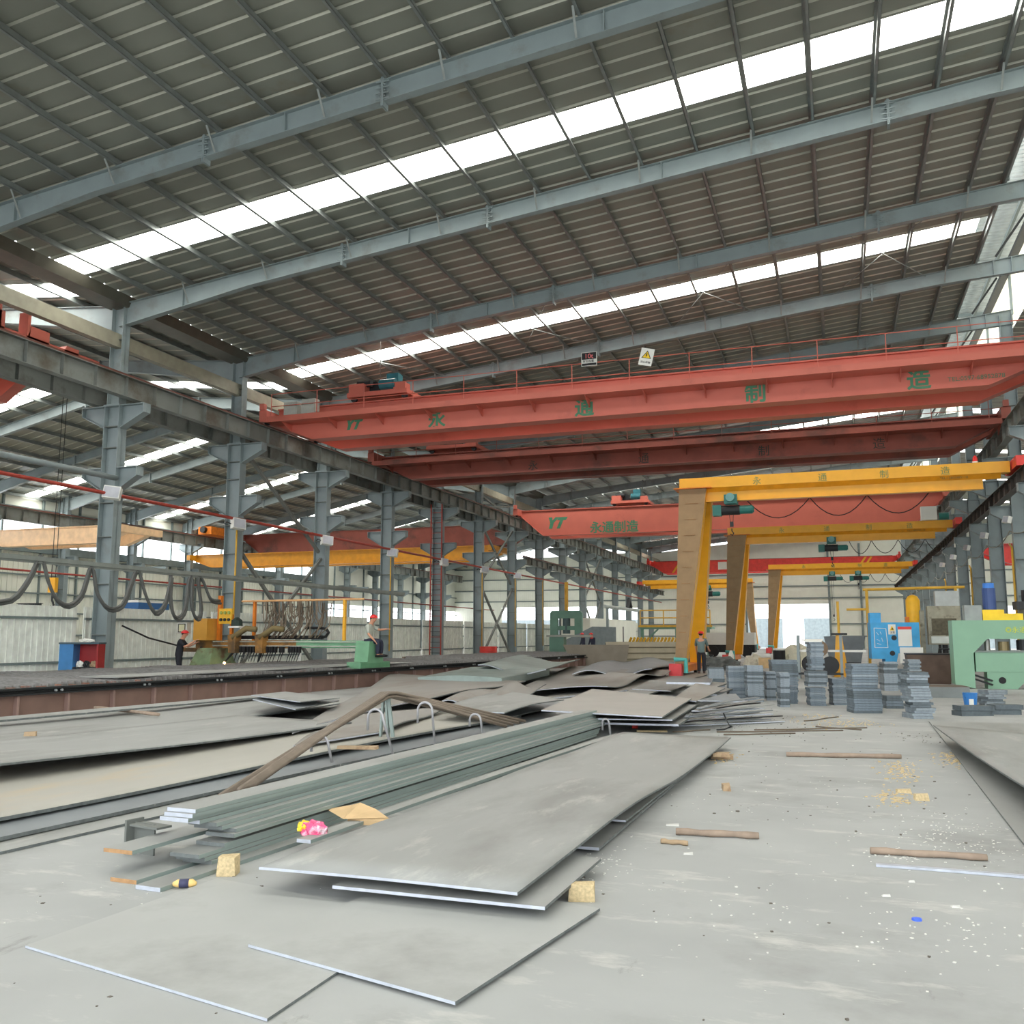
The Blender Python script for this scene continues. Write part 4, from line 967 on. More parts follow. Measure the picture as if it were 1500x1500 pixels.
MB().tube([(-5.6, .18, 2.75), (-.6, .18, 2.75)], .035, 8).build('hose_rail', mat('rail_orange', (222, 172, 120), .5, 0, .1, 2), GM)
HO = mat('hose_brown', (128, 114, 98), .7, 0, .25, 9)
for i in range(40):
    x = -4.7 + i * .062; d = R.uniform(.2, .95); w_ = R.uniform(.1, .45); y = R.uniform(.05, .35)
    MB().tube([(x, y, 2.72), (x + w_ * .1, y, 2.72 - d * .7), (x + w_ * .5, y - .03, 2.72 - d), (x + w_ * .9, y, 2.72 - d * .7), (x + w_, y, 2.65 - .25 * (i % 3)), (x + w_ + R.uniform(-.1, .1), y - .1, 1.9), (x + R.uniform(-.2, .2), y - .2, 1.5)], .017, 5).build('hose', HO, GM, True)
for i in range(24):
    x = -5.35 + i * .112 + R.uniform(-.03, .03)
    if i in (8, 15, 18): continue
    t_ = MB().box(x - .035, x + .035, -.28, -.17, 1.02, 1.22).build('torch', BLACK, GM)
    MB().tube([(x, -.22, 1.02), (x - .05, -.24, .88), (x - .1, -.25, .72)], [.02, .015, .01], 6).build('nozzle', DARK, t_)
for x, lean in ((-5.45, -.4), (-4.3, -.1)):
    q = MB().hexa([(x - .15, -.42, 1.0), (x + .13, -.42, 1.0), (x + .13, -.16, 1.0), (x - .15, -.16, 1.0)], [(x - .22, -.4, 1.6), (x + .12, -.4, 1.6), (x + .12, -.1, 1.64), (x - .22, -.1, 1.64)]).build('torch_carriage', BO, GM)
    MB().tube([(x - .05, -.36, 1.5), (x + .4, -.2, 1.82), (x + .75, -.1, 1.78)], .1, 8).build('hose_bundle', mat('bundle_brown', (128, 112, 76), .8), q, True)
    MB().tube([(x, -.34, 1.02), (x + lean * .8, -.36, .7)], [.05, .02], 8).build('cutting_torch', DARK, q)
MB().tube([(-5.77, -.36, .69), (-5.8, -.38, .64)], .04, 6).build('cutting_flame', mat('spark', (255, 190, 120), emit=16), GM)
MB().box(-5.75, -5.3, -.3, .1, 1.84, 1.9).build('helmet_shelf', WHITE, GM)
MB().tube([(-5.55, -.1, 1.9), (-5.55, -.1, 2.1), (-5.55, -.1, 2.2)], [.2, .18, .05], 12).build('dark_cover', mat('dark_green_cover', (46, 60, 54), .7), GM)

# festoon rail and hose swags beside the table
r = thing('festoon_rail', 'grey overhead rail on column arms above the cutting table, carrying hose swags', 'rail', (-19.5, 24, 3.55))
MB().box(-.05, .05, -18, 16, -.06, .06).box(-.02, .02, -18, 16, -.12, -.06).build('rail_beam', mat('rail_grey', (128, 134, 130), .5), r)
for k in (-1, 0, 1, 2): MB().box(-2.25, 0.05, Y0 + DY * k - 24 - .3, Y0 + DY * k - 24 - .22, .06, .14).build('support_arm', FRAME, r)
HG = mat('hose_grey', (96, 98, 96), .6)
swag = [(-30, 880), (15, 878), (40, 850), (56, 818), (62, 818), (70, 850), (82, 876), (100, 886), (118, 872), (128, 842), (133, 830), (137, 838), (142, 868), (158, 890), (178, 886), (190, 858), (198, 837), (204, 838), (212, 868), (226, 896), (240, 886), (248, 858), (251, 842), (249, 870), (253, 898), (262, 904), (271, 890), (276, 850), (281, 846), (280, 880), (284, 900), (291, 904), (294, 888), (290, 850), (296, 848), (304, 868), (310, 878), (322, 880)]
for dy, lab in ((0, 'dark grey hose hanging in loops from the overhead rail by the left columns'), (4, 'second grey hose looping just below the first under the overhead rail')):
    pts = [atX(x + dy * .4, y + dy, -19.5 - .02 * dy) for x, y in swag]
    sm = []
    for i in range(len(pts) - 1):
        p0, p1, p2, p3 = pts[max(i - 1, 0)], pts[i], pts[i + 1], pts[min(i + 2, len(pts) - 1)]
        for t in (0, .33, .67): sm.append(.5 * ((2 * p1) + (p2 - p0) * t + (2 * p0 - 5 * p1 + 4 * p2 - p3) * t * t + (3 * p1 - p0 - 3 * p2 + p3) * t ** 3))
    tag(MB().tube(sm + [pts[-1]], .045, 7).build('hose', HG, smooth=True), lab, 'hose', 'hoses on the overhead rail')
# tool cabinet
r = thing('tool_cabinet', 'open blue and red steel cabinet standing before the first left column', 'cabinet', (-21.25, 22.05, 0), .3)
BLU = mat('cabinet_blue', (66, 128, 186), .5)
RI = mat('cabinet_red', (160, 42, 44), .5)
MB().box(-.62, -.2, -.22, .22, 0, 1.35).build('blue_door_panel', BLU, r)
MB().box(-.2, .55, .18, .22, 0, 1.35).box(-.2, .52, -.2, .2, 0, .05).build('back_panel', RI, r)
MB().box(.5, .55, -.22, .22, 0, 1.35).build('side_panel', RI, r)
for z in (.62,): MB().box(-.2, .52, -.22, .2, z, z + .04).build('shelf', DARK, r)
MB().box(-.64, .57, -.24, .24, 1.33, 1.38).build('top', mat('cabinet_top', (70, 90, 100), .5), r)
for i, (x, z, mm, lab, cat) in enumerate(((-.05, .66, WHITE, 'white rag bundle on the shelf of the blue and red cabinet', 'rag'), (.15, .66, DARK, 'dark tool heap on the shelf of the blue and red cabinet', 'tools'), (.36, .66, WOOD, 'tan gloves on the shelf of the blue and red cabinet', 'gloves'), (.1, 1.38, WHITE, 'white cloth heap on top of the blue and red cabinet', 'cloth'))):
    p = V((-21.25, 22.05, 0)) + Matrix.Rotation(.3, 3, 'Z') @ V((x, -.05, z + .04))
    crumple('rag_bundle', p, .12 if i < 3 else .3, .1, .14 if i < 3 else .07, mm, lab, cat, i)
rod((-20.6, 26.6, 0), (-20.9, 27.0, 1.2), .025, DARK, 'dark steel bar leaning against the white partition behind the table', cat='bar')
tag(MB().tube([(-22.0, 24.4, 1.9), (-21.6, 25.2, 1.5), (-21.2, 26.4, 1.2)], .03, 6).build('hanging_hose', BLACK, smooth=True), 'black hose drooping from the first left column', 'hose')
# left bay oddments over the partition
r = thing('blue_container', 'blue box container in the left bay above the partition edge', 'container', (-29.9, 34.6, 0)); MB().box(-.45, .45, -1, 1, 0, 3.05).build('body', mat('container_blue', (44, 96, 150), .5), r); MB().box(-.47, .47, -1.02, 1.02, 3.05, 3.15).build('roof', WHITE, r)
r = thing('crane_hook_block', 'yellow hook block hanging in the left bay by the outer columns', 'hook block', (-29.9, 29.2, 3.3)); r.scale = (.7, .7, 1); MB().box(-.25, .25, -.12, .12, 0, .6).build('sheave_block', YEL, r); MB().tube([(0, 0, 0), (0, 0, -.3), (.14, 0, -.5), (0, 0, -.66), (-.12, 0, -.55)], .06, 6).build('hook', DARK, r)
for dx in (-.15, .15): MB().tube([(dx, 0, .6), (dx, 0, 9.95)], .02, 5).build('wire_rope', DARK, r)
p_ = thing('spreader_beam', 'dark spreader beam lying on edge over the partition', 'beam', (-30.3, 28.4, 2.62)); MB().ibeam((-.5, 0, .1), (.7, 0, .1), .26, .16).build('beam_body', DARK, p_)
for q in (-.4, .5): MB().box(q, q + .15, -.1, .1, -2.62, -.03).build('trestle_leg', DARK, p_)
r = thing('red_drum', 'red steel drum beside a left row column, past the red ladder', 'drum', (-20.9, 55.0, 0)); MB().cyl((0, 0, 0), (0, 0, .9), .55, 20).build('body', REDB, r)
for z in (.3, .6): MB().tube([(.56 * math.cos(t * .4), .56 * S(t * .4), z) for t in range(16)] + [(.56, 0, z)], .02, 5).build('rolling_hoop', REDB, r)

# ================================================================== PEOPLE
SKIN = mat('skin', (206, 150, 122), .6, 0, .04)
def skin(name, nodes, edges, m, parent, sub=2):
    """nodes: (point, radius); grows one continuous surface along the edges"""
    me = bpy.data.meshes.new(name); me.from_pydata([n[0] for n in nodes], edges, [])
    o = bpy.data.objects.new(name, me); C.objects.link(o)
    md = o.modifiers.new('skin', 'SKIN'); o.modifiers.new('sub', 'SUBSURF').levels = sub
    for i, n in enumerate(nodes):
        rr = n[1] if isinstance(n[1], tuple) else (n[1], n[1]); me.skin_vertices[0].data[i].radius = rr
        me.skin_vertices[0].data[i].use_root = (i == 0)
    dg = bpy.context.evaluated_depsgraph_get(); me2 = bpy.data.meshes.new_from_object(o.evaluated_get(dg)); bpy.data.objects.remove(o)
    me2.name = name; me2.materials.clear(); me2.materials.append(m)
    for p in me2.polygons: p.use_smooth = True
    o = bpy.data.objects.new(name, me2); C.objects.link(o); o.parent = parent; return o
def person(loc, rz, label, shirt, trousers, helmet, pose='stand', arms=None, lean=0.0, vest=None, yoke=None):
    r = thing('person', label, 'person', loc, rz)
    L = lean
    P = dict(pel=(0, 0, .95), sp=(0, .03 * L, 1.12), ch=(0, .14 * L, 1.34), nk=(0, .2 * L, 1.47), hb=(0, .26 * L + .02, 1.55), hm=(0, .3 * L + .03, 1.63), ht=(0, .3 * L + .02, 1.71))
    if pose == 'sit':
        P = {k: (x, y, z - .95) for k, (x, y, z) in P.items()}
        legs = {s: [(s * .09, .02, -.03), (s * .12, .42, -.03), (s * .12, .4, -.45), (s * .12, .53, -.48)] for s in (-1, 1)}
    else:
        legs = {s: [(s * .09, 0, .9), (s * .1, .03 + .03 * s, .5), (s * .1, -.02 + .06 * s, .09), (s * .11, .13 + .06 * s, .04)] for s in (-1, 1)}
    sy, sz = P['ch'][1], P['ch'][2] + .06
    arms = arms or {s: [(s * .24, .04, -.28), (s * .25, .16, -.5)] for s in (-1, 1)}
    A = {s: [V((s * .18, sy, sz))] + [V((a[0], sy + a[1], sz + a[2])) for a in arms[s]] for s in (-1, 1)}
    nodes = [(P['pel'], (.14, .1)), (P['sp'], (.12, .085)), (P['ch'], (.15, .098)), (P['nk'], .055), (P['hb'], (.07, .075)), (P['hm'], (.08, .1)), (P['ht'], (.055, .07))]
    edges = [(0, 1), (1, 2), (2, 3), (3, 4), (4, 5), (5, 6)]
    nodes.append(((P['hm'][0], P['hm'][1] + .115, P['hm'][2] - .02), .014)); edges.append((5, 7))
    for s in (-1, 1):
        nodes.append(((P['hm'][0] + s * .09, P['hm'][1] - .005, P['hm'][2] - .01), (.012, .024))); edges.append((5, len(nodes) - 1))
    for s in (-1, 1):
        i = len(nodes); nodes += [(tuple(A[s][0]), .06), (tuple(A[s][1]), .043), (tuple(A[s][2]), .028)]
        d = (A[s][2] - A[s][1]).normalized(); side = d.cross(V((0, 0, 1))); side = side.normalized() if side.length > .1 else V((1, 0, 0)); nrm = side.cross(d)
        palm = A[s][2] + d * .07; nodes.append((tuple(palm), (.034, .018))); edges += [(2, i), (i, i + 1), (i + 1, i + 2), (i + 2, i + 3)]
        for k, (off, ln) in enumerate(((-.03, .062), (-.01, .075), (.01, .07), (.03, .055))):
            j = len(nodes); a = palm + d * .035 + side * off; b = a + d * ln * .55 - nrm * .004; c = b + d * ln * .4 - nrm * .022
            nodes += [(tuple(a), .0095), (tuple(b), .0088), (tuple(c), .0075)]; edges += [(i + 3, j), (j, j + 1), (j + 1, j + 2)]
        j = len(nodes); a = A[s][2] + d * .03 - side * s * .036; nodes += [(tuple(a), .011), (tuple(a + d * .035 - side * s * .018 - nrm * .01), .0095)]; edges += [(i + 2, j), (j, j + 1)]
    for s in (-1, 1):
        i = len(nodes); g = legs[s]; nodes += [(g[0], .07), (g[1], .058), (g[2], .042), (g[3], .035)]; edges += [(0, i), (i, i + 1), (i + 1, i + 2), (i + 2, i + 3)]
    skin('body', nodes, edges, SKIN, r)
    # clothes follow the body
    nd = [((P['pel'][0], P['pel'][1], P['pel'][2] - .1), (.176, .14)), (P['pel'], (.172, .135)), (P['sp'], (.16, .124)), (P['ch'], (.182, .128)), ((P['nk'][0], P['nk'][1], P['nk'][2] - .03), .072)]; ed = [(0, 1), (1, 2), (2, 3), (3, 4)]
    for s in (-1, 1):
        i = len(nd); a = A[s]; nd += [(tuple(a[0]), .078), (tuple(a[0].lerp(a[1], .95)), .06)]; ed += [(3, i), (i, i + 1)]
        if vest == 'long': nd.append((tuple(a[1].lerp(a[2], .95)), .042)); ed.append((i + 1, i + 2))
    skin('shirt', nd, ed, shirt, r)
    if yoke:
        nk_ = (P['nk'][0], P['nk'][1], P['nk'][2] - .02); c_ = (P['ch'][0], P['ch'][1], P['ch'][2] + .0)
        skin('shoulder_yoke', [(c_, (.2, .145)), (nk_, .085)] + [(tuple(A[s][0]), .09) for s in (-1, 1)], [(0, 1), (0, 2), (0, 3)], yoke, r)
    nd = [((P['pel'][0], P['pel'][1], P['pel'][2] + .08), (.172, .138)), ((P['pel'][0], P['pel'][1], P['pel'][2] - .04), (.165, .13))]; ed = [(0, 1)]
    for s in (-1, 1):
        i = len(nd); g = legs[s]; nd += [(g[0], .108), (g[1], .085), (g[2], .07)]; ed += [(1, i), (i, i + 1), (i + 1, i + 2)]
    skin('trousers', nd, ed, trousers, r)
    for s in (-1, 1):
        g = legs[s]; MB().tube([(g[2][0], g[2][1] - .07, g[2][2] - .04), (g[2][0], g[2][1], g[2][2] - .03), g[3], (g[3][0], g[3][1] + .1, g[3][2] - .005)], [.035, .05, .045, .03], 8).build('shoe', BLACK, r, True)
    hx, hy, hz = P['hm']; h_ = MB(); pts = []; rad = []
    for t in range(7): a = t / 6 * math.pi / 2; pts.append((hx, hy, hz + .035 + .105 * S(a))); rad.append(max(.004, .128 * math.cos(a)))
    h = h_.tube(pts, rad, 16).build('safety_helmet', helmet, r, True)
    MB().tube([(hx, hy + .03, hz + .03), (hx, hy + .03, hz + .042)], [.15, .145], 16).build('brim', helmet, h)
    MB().tube([(hx, hy - .02, hz - .05), (hx, hy - .02, hz + .04)], [.07, .1], 12).build('hair', mat('black_hair', (36, 32, 30), .8), r, True)
    for s in (-1, 1): MB().tube([(hx + s * .033, hy + .094, hz + .005), (hx + s * .033, hy + .104, hz + .005)], [.011, .006], 8).build('eye', BLACK, r)
    MB().tube([(hx - .025, hy + .088, hz - .062), (hx, hy + .096, hz - .062), (hx + .025, hy + .088, hz - .062)], .006, 5).build('mouth', mat('lip', (160, 92, 84), .6), r)
    return r
HR = mat('helmet_red', (226, 54, 56), .35)
NAVY = mat('navy_cloth', (44, 48, 66), .8); BLKC = mat('black_cloth', (42, 44, 52), .8); GRYC = mat('grey_shirt', (178, 182, 172), .8); TEAL = mat('teal_grey_shirt', (104, 124, 124), .8); REDC = mat('red_workwear', (206, 60, 66), .8)
person((-21.0, 26.0, 0), -1.15, 'person in black shirt and red helmet working at the cutting machine screen', BLKC, BLKC, HR, arms={-1: [(-.24, .16, -.2), (-.12, .42, -.08)], 1: [(.24, .18, -.2), (.14, .44, -.02)]}, lean=.45)
p = GM.matrix_basis @ V((-.3, .0, 1.5))
person((p.x, p.y, 1.43), TR - 1.45, 'person in grey shirt and red helmet sitting on the cutting machine beam, arm stretched out', GRYC, NAVY, HR, 'sit', arms={-1: [(-.2, .22, -.12), (-.1, .52, -.1)], 1: [(.22, .06, -.26), (.2, .24, -.44)]}, lean=.5)
p = at(1028, 988, 0)
person((p.x, p.y, 0), .1, 'person in teal grey shirt and red cap standing by the nearest yellow crane', TEAL, BLKC, HR, arms={-1: [(-.22, .06, -.28), (-.2, .22, -.46)], 1: [(.26, .12, -.27), (.3, .34, -.38)]}, lean=.3)
person((-16.2, 60.5, 0), 2.2, 'left of two persons in red and navy workwear behind the steel trough', NAVY, NAVY, HR, vest='long', lean=.2, yoke=REDC)
person((-15.4, 60.0, 0), 2.6, 'right of two persons in red and navy workwear behind the steel trough', NAVY, NAVY, HR, vest='long', lean=.5, yoke=REDC)

# ================================================================== STACKS OF CUT PLATES
CUTM = [mat('cut_plate_blue', (116, 128, 138), .5, .15, .2, 12, (78, 88, 94), .42, 6), mat('cut_plate_pale', (140, 150, 158), .45, .2, .2, 12, (98, 106, 112), .42, 6), mat('cut_plate_dark', (94, 104, 110), .5, .15, .2, 10, (70, 78, 82), .42, 5)]
alts = []
def stack(px, py, w, d, n, t, where, jit=.03, rot=.2, mi=0, twist=.04, z0=0.0, lean=0.0):
    b = at(px, py, 0); rr = random.Random(px * 7 + py)
    c = .018; base = None
    for i in range(n):
        j = n - i
        lab = 'cut plate, %s of %s' % ('topmost' if j == 1 else ORD[j - 1] + ' from top', where)
        if base is None:
            mb = MB(); mb.hexa([(-w / 2 + c, -d / 2, 0), (w / 2 - c, -d / 2 + c, 0), (w / 2, d / 2 - c, 0), (-w / 2, d / 2, 0)], [(-w / 2 + c, -d / 2, t * .93), (w / 2 - c, -d / 2 + c, t * .93), (w / 2, d / 2 - c, t * .93), (-w / 2, d / 2, t * .93)])
            o = base = tag(mb.build('cut_plate', CUTM[mi]), lab, 'cut plate', where)
            alt = base.copy(); alt.data = base.data.copy(); alt.data.materials[0] = CUTM[(mi + 1) % 3]; alts.append(alt)
        else:
            o = (alt if rr.random() < .4 else base).copy(); C.objects.link(o); o['label'] = lab
        o.location = (b.x + rr.uniform(-jit, jit) + lean * i, b.y + d / 2 + rr.uniform(-jit, jit) * .6, z0 + t * i); o.rotation_euler = (0, 0, rot + rr.uniform(-twist, twist))
stack(1349, 1053, .42, .5, 17, .052, 'the slim leaning stack by the raised plate', .035, .25, 1, .14, 0, -.004)
stack(1268, 1045, .6, .55, 10, .05, 'the wide stack, lower half', .012, .22, 2, .01)
stack(1265, 1043, .56, .5, 9, .055, 'the wide stack, upper half', .025, .22, 0, .03, .5)
stack(1229, 1033, .36, .45, 12, .05, 'the short stack left of the wide one', .014, .2, 0, .03)
stack(1196, 1034, .38, .45, 8, .05, 'the tall stepped stack, lowest step', .02, .2, 0, .03)
stack(1197, 1033, .46, .45, 7, .05, 'the tall stepped stack, wide middle step', .02, .2, 1, .03, .42)
stack(1197, 1031, .34, .4, 13, .05, 'the tall stepped stack, upper step', .02, .2, 0, .04, .78)
stack(1148, 1036, .24, .4, 17, .045, 'the narrow stack behind the fanned strips', .012, .22, 1, .03)
stack(1162, 1031, .2, .3, 9, .045, 'the small stack right behind the narrow one', .02, .2, 0, .05)
stack(1128, 1026, .26, .4, 14, .05, 'the stack just left of the narrow one', .015, .2, 1, .03)
stack(1105, 1028, .42, .45, 18, .048, 'the tall even stack between two gaps', .012, .2, 1, .02)
stack(1078, 1024, .46, .45, 17, .048, 'the second stack from the left in the row', .012, .2, 0, .02)
stack(1048, 1006, .5, .5, 12, .05, 'the leftmost stack, behind the offcut plates', .012, .2, 1, .02)
stack(1148, 1014, .75, .5, 15, .06, 'the wide dark stack behind the row', .02, .2, 2, .02)
stack(1309, 1038, .4, .4, 5, .055, 'the low stack right of the wide one', .015, .2, 2, .02)
stack(1304, 1012, .42, .5, 15, .055, 'the pale stack before the blue machine', .02, .2, 1, .03)
stack(1322, 1010, .36, .45, 10, .06, 'the dark middle stack before the blue machine', .006, .2, 2, .01)
stack(1339, 1006, .4, .5, 14, .06, 'the right stack before the blue machine', .03, .2, 0, .04)
stack(1455, 1034, .5, .4, 7, .05, 'the loose low stack right of the blue bucket', .05, .3, 1, .2)
stack(1428, 1049, .7, .35, 2, .1, 'the low blocks before the blue bucket', .04, .3, 2, .1)
stack(1474, 1047, .6, .35, 2, .1, 'the low blocks before the green press', .04, .2, 2, .1)
for a_ in alts: bpy.data.objects.remove(a_)

# ================================================================== MACHINES ON THE RIGHT
LG = mat('press_green', (132, 172, 146), .45, 0, .04, 2)
GP = thing('frame_press', 'pale green C-frame press with yellow lettering at the right edge', 'press', (3.2, 31.6, 0), .05)
c_ = MB(); c_.prism([(0, -.35, .12), (.55, -.35, .0), (.55, -.35, 1.05), (.95, -.35, 1.48), (3.15, -.35, 1.48), (3.15, -.35, 0), (3.6, -.35, 0), (3.6, -.35, 2.04), (0, -.35, 2.04)], (0, .7, 0)); c_.build('frame', LG, GP)
text('◎永通锻压', .2, mat('press_yellow_letter', (206, 214, 70), .5), (1.45, -.36, 1.68), (math.pi / 2, 0, 0), parent=GP)
MB().box(.6, 2.6, -.3, .3, .5, 1.1).build('table_box', LG, GP); MB().box(.58, 2.62, -.33, .33, 1.08, 1.13).build('table_top', mat('table_grey', (118, 130, 124), .5), GP)
MB().prism([(.9, -.28, .5), (2.2, -.28, .5), (1.7, -.28, -.0), (.9, -.28, .0)], (0, .5, 0)).build('foot', LG, GP)
MB().cyl((1.3, -.3, .25), (1.3, -.27, .25), .1, 16).build('port', BLACK, GP)
for z in (.3, .42): MB().bar((.5, -.2, z), (1.0, -.45, z - .18), .08, .05).build('guide_bar', DARK, GP)
MB().box(2.55, 2.95, -.5, -.2, 0, 1.45).build('dark_column', DARK, GP)
for x, w_, z0, z1, m_ in ((1.0, .16, 1.13, 1.45, mat('steel_glint', (150, 150, 146), .3, .6)), (1.45, .3, 1.13, 1.4, mat('brass_dull', (140, 126, 92), .4, .4)), (2.0, .4, 1.15, 1.45, DARK)):
    MB().cyl((x, 0, z0), (x, 0, z1), w_ / 2, 14).build('tool_post', m_, GP)
# on top of the press
MB().box(.9, 2.0, -.2, .3, 2.04, 2.24).box(.9, 1.5, -.15, .25, 2.24, 2.36).build('gear_base', mat('bright_yellow', (248, 206, 30), .4), GP)
MB().cyl((1.15, .05, 2.36), (1.15, .05, 2.7), .19, 16).cyl((1.15, .05, 2.7), (1.15, .05, 3.02), .19, 16).build('motor', mat('motor_blue', (58, 80, 132), .4), GP)
MB().cyl((1.15, .05, 3.02), (1.15, .05, 3.17), .16, 16).build('fan_cover', mat('motor_blue_bright', (64, 128, 214), .4), GP)
MB().box(.4, .88, -.2, .2, 2.04, 2.5).build('grey_box', mat('box_grey', (150, 156, 154), .5), GP)
MB().cyl((2.25, .1, 2.04), (2.25, .1, 2.36), .28, 14).build('spindle', mat('spindle_grey', (110, 114, 112), .5), GP); MB().box(1.85, 2.75, -.2, .4, 2.36, 2.6).cyl((2.25, .1, 2.6), (2.25, .1, 2.95), .2, 12).build('drive_head', DARK, GP)

BM = thing('blue_machine', 'bright blue machine cabinet with white notice and warning sticker', 'machine', (1.0, 36.6, 0), .1)
SB = mat('sky_blue_paint', (66, 160, 214), .45)
MB().prism([(0, -.4, .75), (.45, -.4, .75), (.45, -.4, 0), (.7, -.4, 0), (.9, -.4, .95), (1.65, -.4, .95), (1.65, -.4, 2.05), (0, -.4, 2.05)], (0, .8, 0)).build('housing', SB, BM)
MB().box(.02, .4, -.2, .3, 2.05, 2.4).build('top_block', SB, BM)
MB().box(.92, 1.38, -.42, -.4, 1.2, 1.9).build('notice_board', WHITE, BM); MB().box(.92, 1.38, -.425, -.42, 1.8, 1.9).build('notice_header', REDB, BM)
st_ = MB().box(.6, .85, -.42, -.4, 1.62, 1.98).build('warning_sticker', WHITE, BM); MB().prism([(.64, -.425, 1.76), (.81, -.425, 1.76), (.725, -.425, 1.93)], (0, -.004, 0)).build('triangle', mat('sign_yellow', (240, 200, 40)), st_)
text('▲', .1, BLACK, (.685, -.432, 1.79), (math.pi / 2, 0, 0), parent=BM); text('注意', .09, BLACK, (.64, -.426, 1.66), (math.pi / 2, 0, 0), parent=BM)
o = MB()
for a_, b_ in (((.12, 1.15), (.12, 1.85)), ((.12, 1.85), (.52, 1.83)), ((.52, 1.83), (.56, 1.15)), ((.12, 1.15), (.56, 1.15)), ((.2, 1.7), (.26, 1.6)), ((.32, 1.72), (.36, 1.62)), ((.2, 1.45), (.3, 1.38)), ((.2, 1.3), (.34, 1.26)), ((.36, 1.5), (.4, 1.36))):
    o.bar((a_[0], -.405, a_[1]), (b_[0], -.405, b_[1]), .02, .012)
o.build('chalk_marks', WHITE, BM)
MB().box(.95, 1.72, -.46, -.41, .6, 1.16).build('white_sheet', WHITE, BM)
for x in (.7, .78): MB().cyl((x, -.42, 1.5 if x > .75 else .95), (x, -.4, 1.5 if x > .75 else .95), .09, 14).build('port', DARK, BM)
# grey press behind
r = thing('grey_press', 'weathered grey press between the blue machine and the green press', 'press', (3.05, 37.6, 0))
GY = mat('weathered_grey', (150, 146, 128), .6, 0, .15, 4, (96, 86, 72), .4, 3)
MB().box(0, 1.1, -.3, .3, 1.25, 2.65).build('head', GY, r); MB().box(.12, .95, -.32, -.3, 1.6, 2.2).build('gear_window', mat('gear_dark', (88, 82, 66), .6, .2, .3, 10), r); MB().box(.08, 1.0, -.35, -.3, 1.3, 1.55).build('name_plate', mat('plate_white', (200, 204, 198), .5), r)
MB().box(.1, 1.0, -.25, .25, 0, .9).build('base', mat('oily_brown', (84, 74, 66), .6, 0, .2, 3), r); MB().cyl((.55, -.1, .9), (.55, -.1, 1.25), .1, 12).build('ram', DARK, r)
MB().box(-.25, -.1, -.1, .1, 0, 2.5).build('side_post', GY, r); MB().tube([(.3, -.3, .95), (.3, -.4, 1.1), (.8, -.4, 1.1), (.8, -.3, .95)], .03, 6).build('handle', DARK, r)
r = thing('gas_tank', 'yellow upright tank behind the grey press', 'tank', (2.72, 39.5, 0)); MB().tube([(0, 0, 0), (0, 0, 2.0), (0, 0, 2.95), (0, 0, 3.1), (0, 0, 3.16)], [.2, .26, .26, .18, .05], 16).build('shell', mat('tank_yellow', (232, 176, 36), .4), r, True); MB().box(-.3, -.1, -.2, .2, 2.0, 2.3).build('valve_box', ORANGE, r)
r = thing('control_cabinet', 'pale grey transformer cabinet on a stand behind the grey press', 'cabinet', (3.95, 40, 0)); MB().box(-.4, .45, -.3, .3, 2.6, 3.3).build('body', mat('cabinet_pale', (184, 190, 188), .5), r)
for x in (-.3, .35): MB().box(x - .05, x + .05, -.05, .05, 0, 2.6).build('leg', DARK, r)
r = thing('switch_cabinet', 'beige control box with orange flash mark beside the green press', 'control box', (3.62, 33.2, 0)); MB().box(-.3, .25, -.15, .15, 1.3, 1.95).build('box', mat('panel_beige', (176, 170, 150), .5), r); MB().prism([(.05, -.16, 1.8), (.16, -.16, 1.85), (.1, -.16, 1.65), (.16, -.16, 1.66), (.04, -.16, 1.4), (.08, -.16, 1.58), (.02, -.16, 1.57)], (0, -.004, 0)).build('flash_mark', ORANGE, r); MB().box(-.06, .06, -.06, .06, 0, 1.3).build('post', DARK, r)
r = thing('scrap_bin', 'rusty brown steel bin between the stacks and the green press', 'bin', (2.75, 34.3, 0)); MB().hexa([(-.6, -.5, 0), (.6, -.5, 0), (.6, .5, 0), (-.6, .5, 0)], [(-.7, -.6, .95), (.7, -.6, .95), (.7, .6, .95), (-.7, .6, .95)]).build('body', mat('rust_bin', (104, 86, 76), .7, 0, .2, 3), r); MB().box(-.72, .72, -.62, .62, .95, .99).build('rim', DARK, r)
r = thing('steel_block', 'low dark steel block on the floor at the foot of the green press', 'steel block', tuple(at(1392, 1022, 0)), .1); MB().box(-.5, .45, -.1, .8, 0, .27).build('body', mat('block_grey', (120, 126, 126), .5, 0, .1, 3), r); MB().box(-.5, .45, -.1, .8, .27, .285).build('top_plate', mat('block_brown', (110, 98, 88), .6), r)
p = at(1422, 1037, 0); r = thing('paint_bucket', 'blue plastic bucket with white marks on the floor before the green press', 'bucket', (p.x, p.y, 0)); MB().tube([(0, 0, 0), (0, 0, .3), (0, 0, .33)], [.12, .15, .155], 18).build('body', mat('bucket_blue', (56, 124, 196), .4), r); MB().box(-.04, .05, -.152, -.14, .06, .2).build('label', WHITE, r); MB().tube([(-.15, 0, .3), (-.1, -.1, .22), (.1, -.1, .22), (.15, 0, .3)], .006, 5).build('bail', DARK, r)
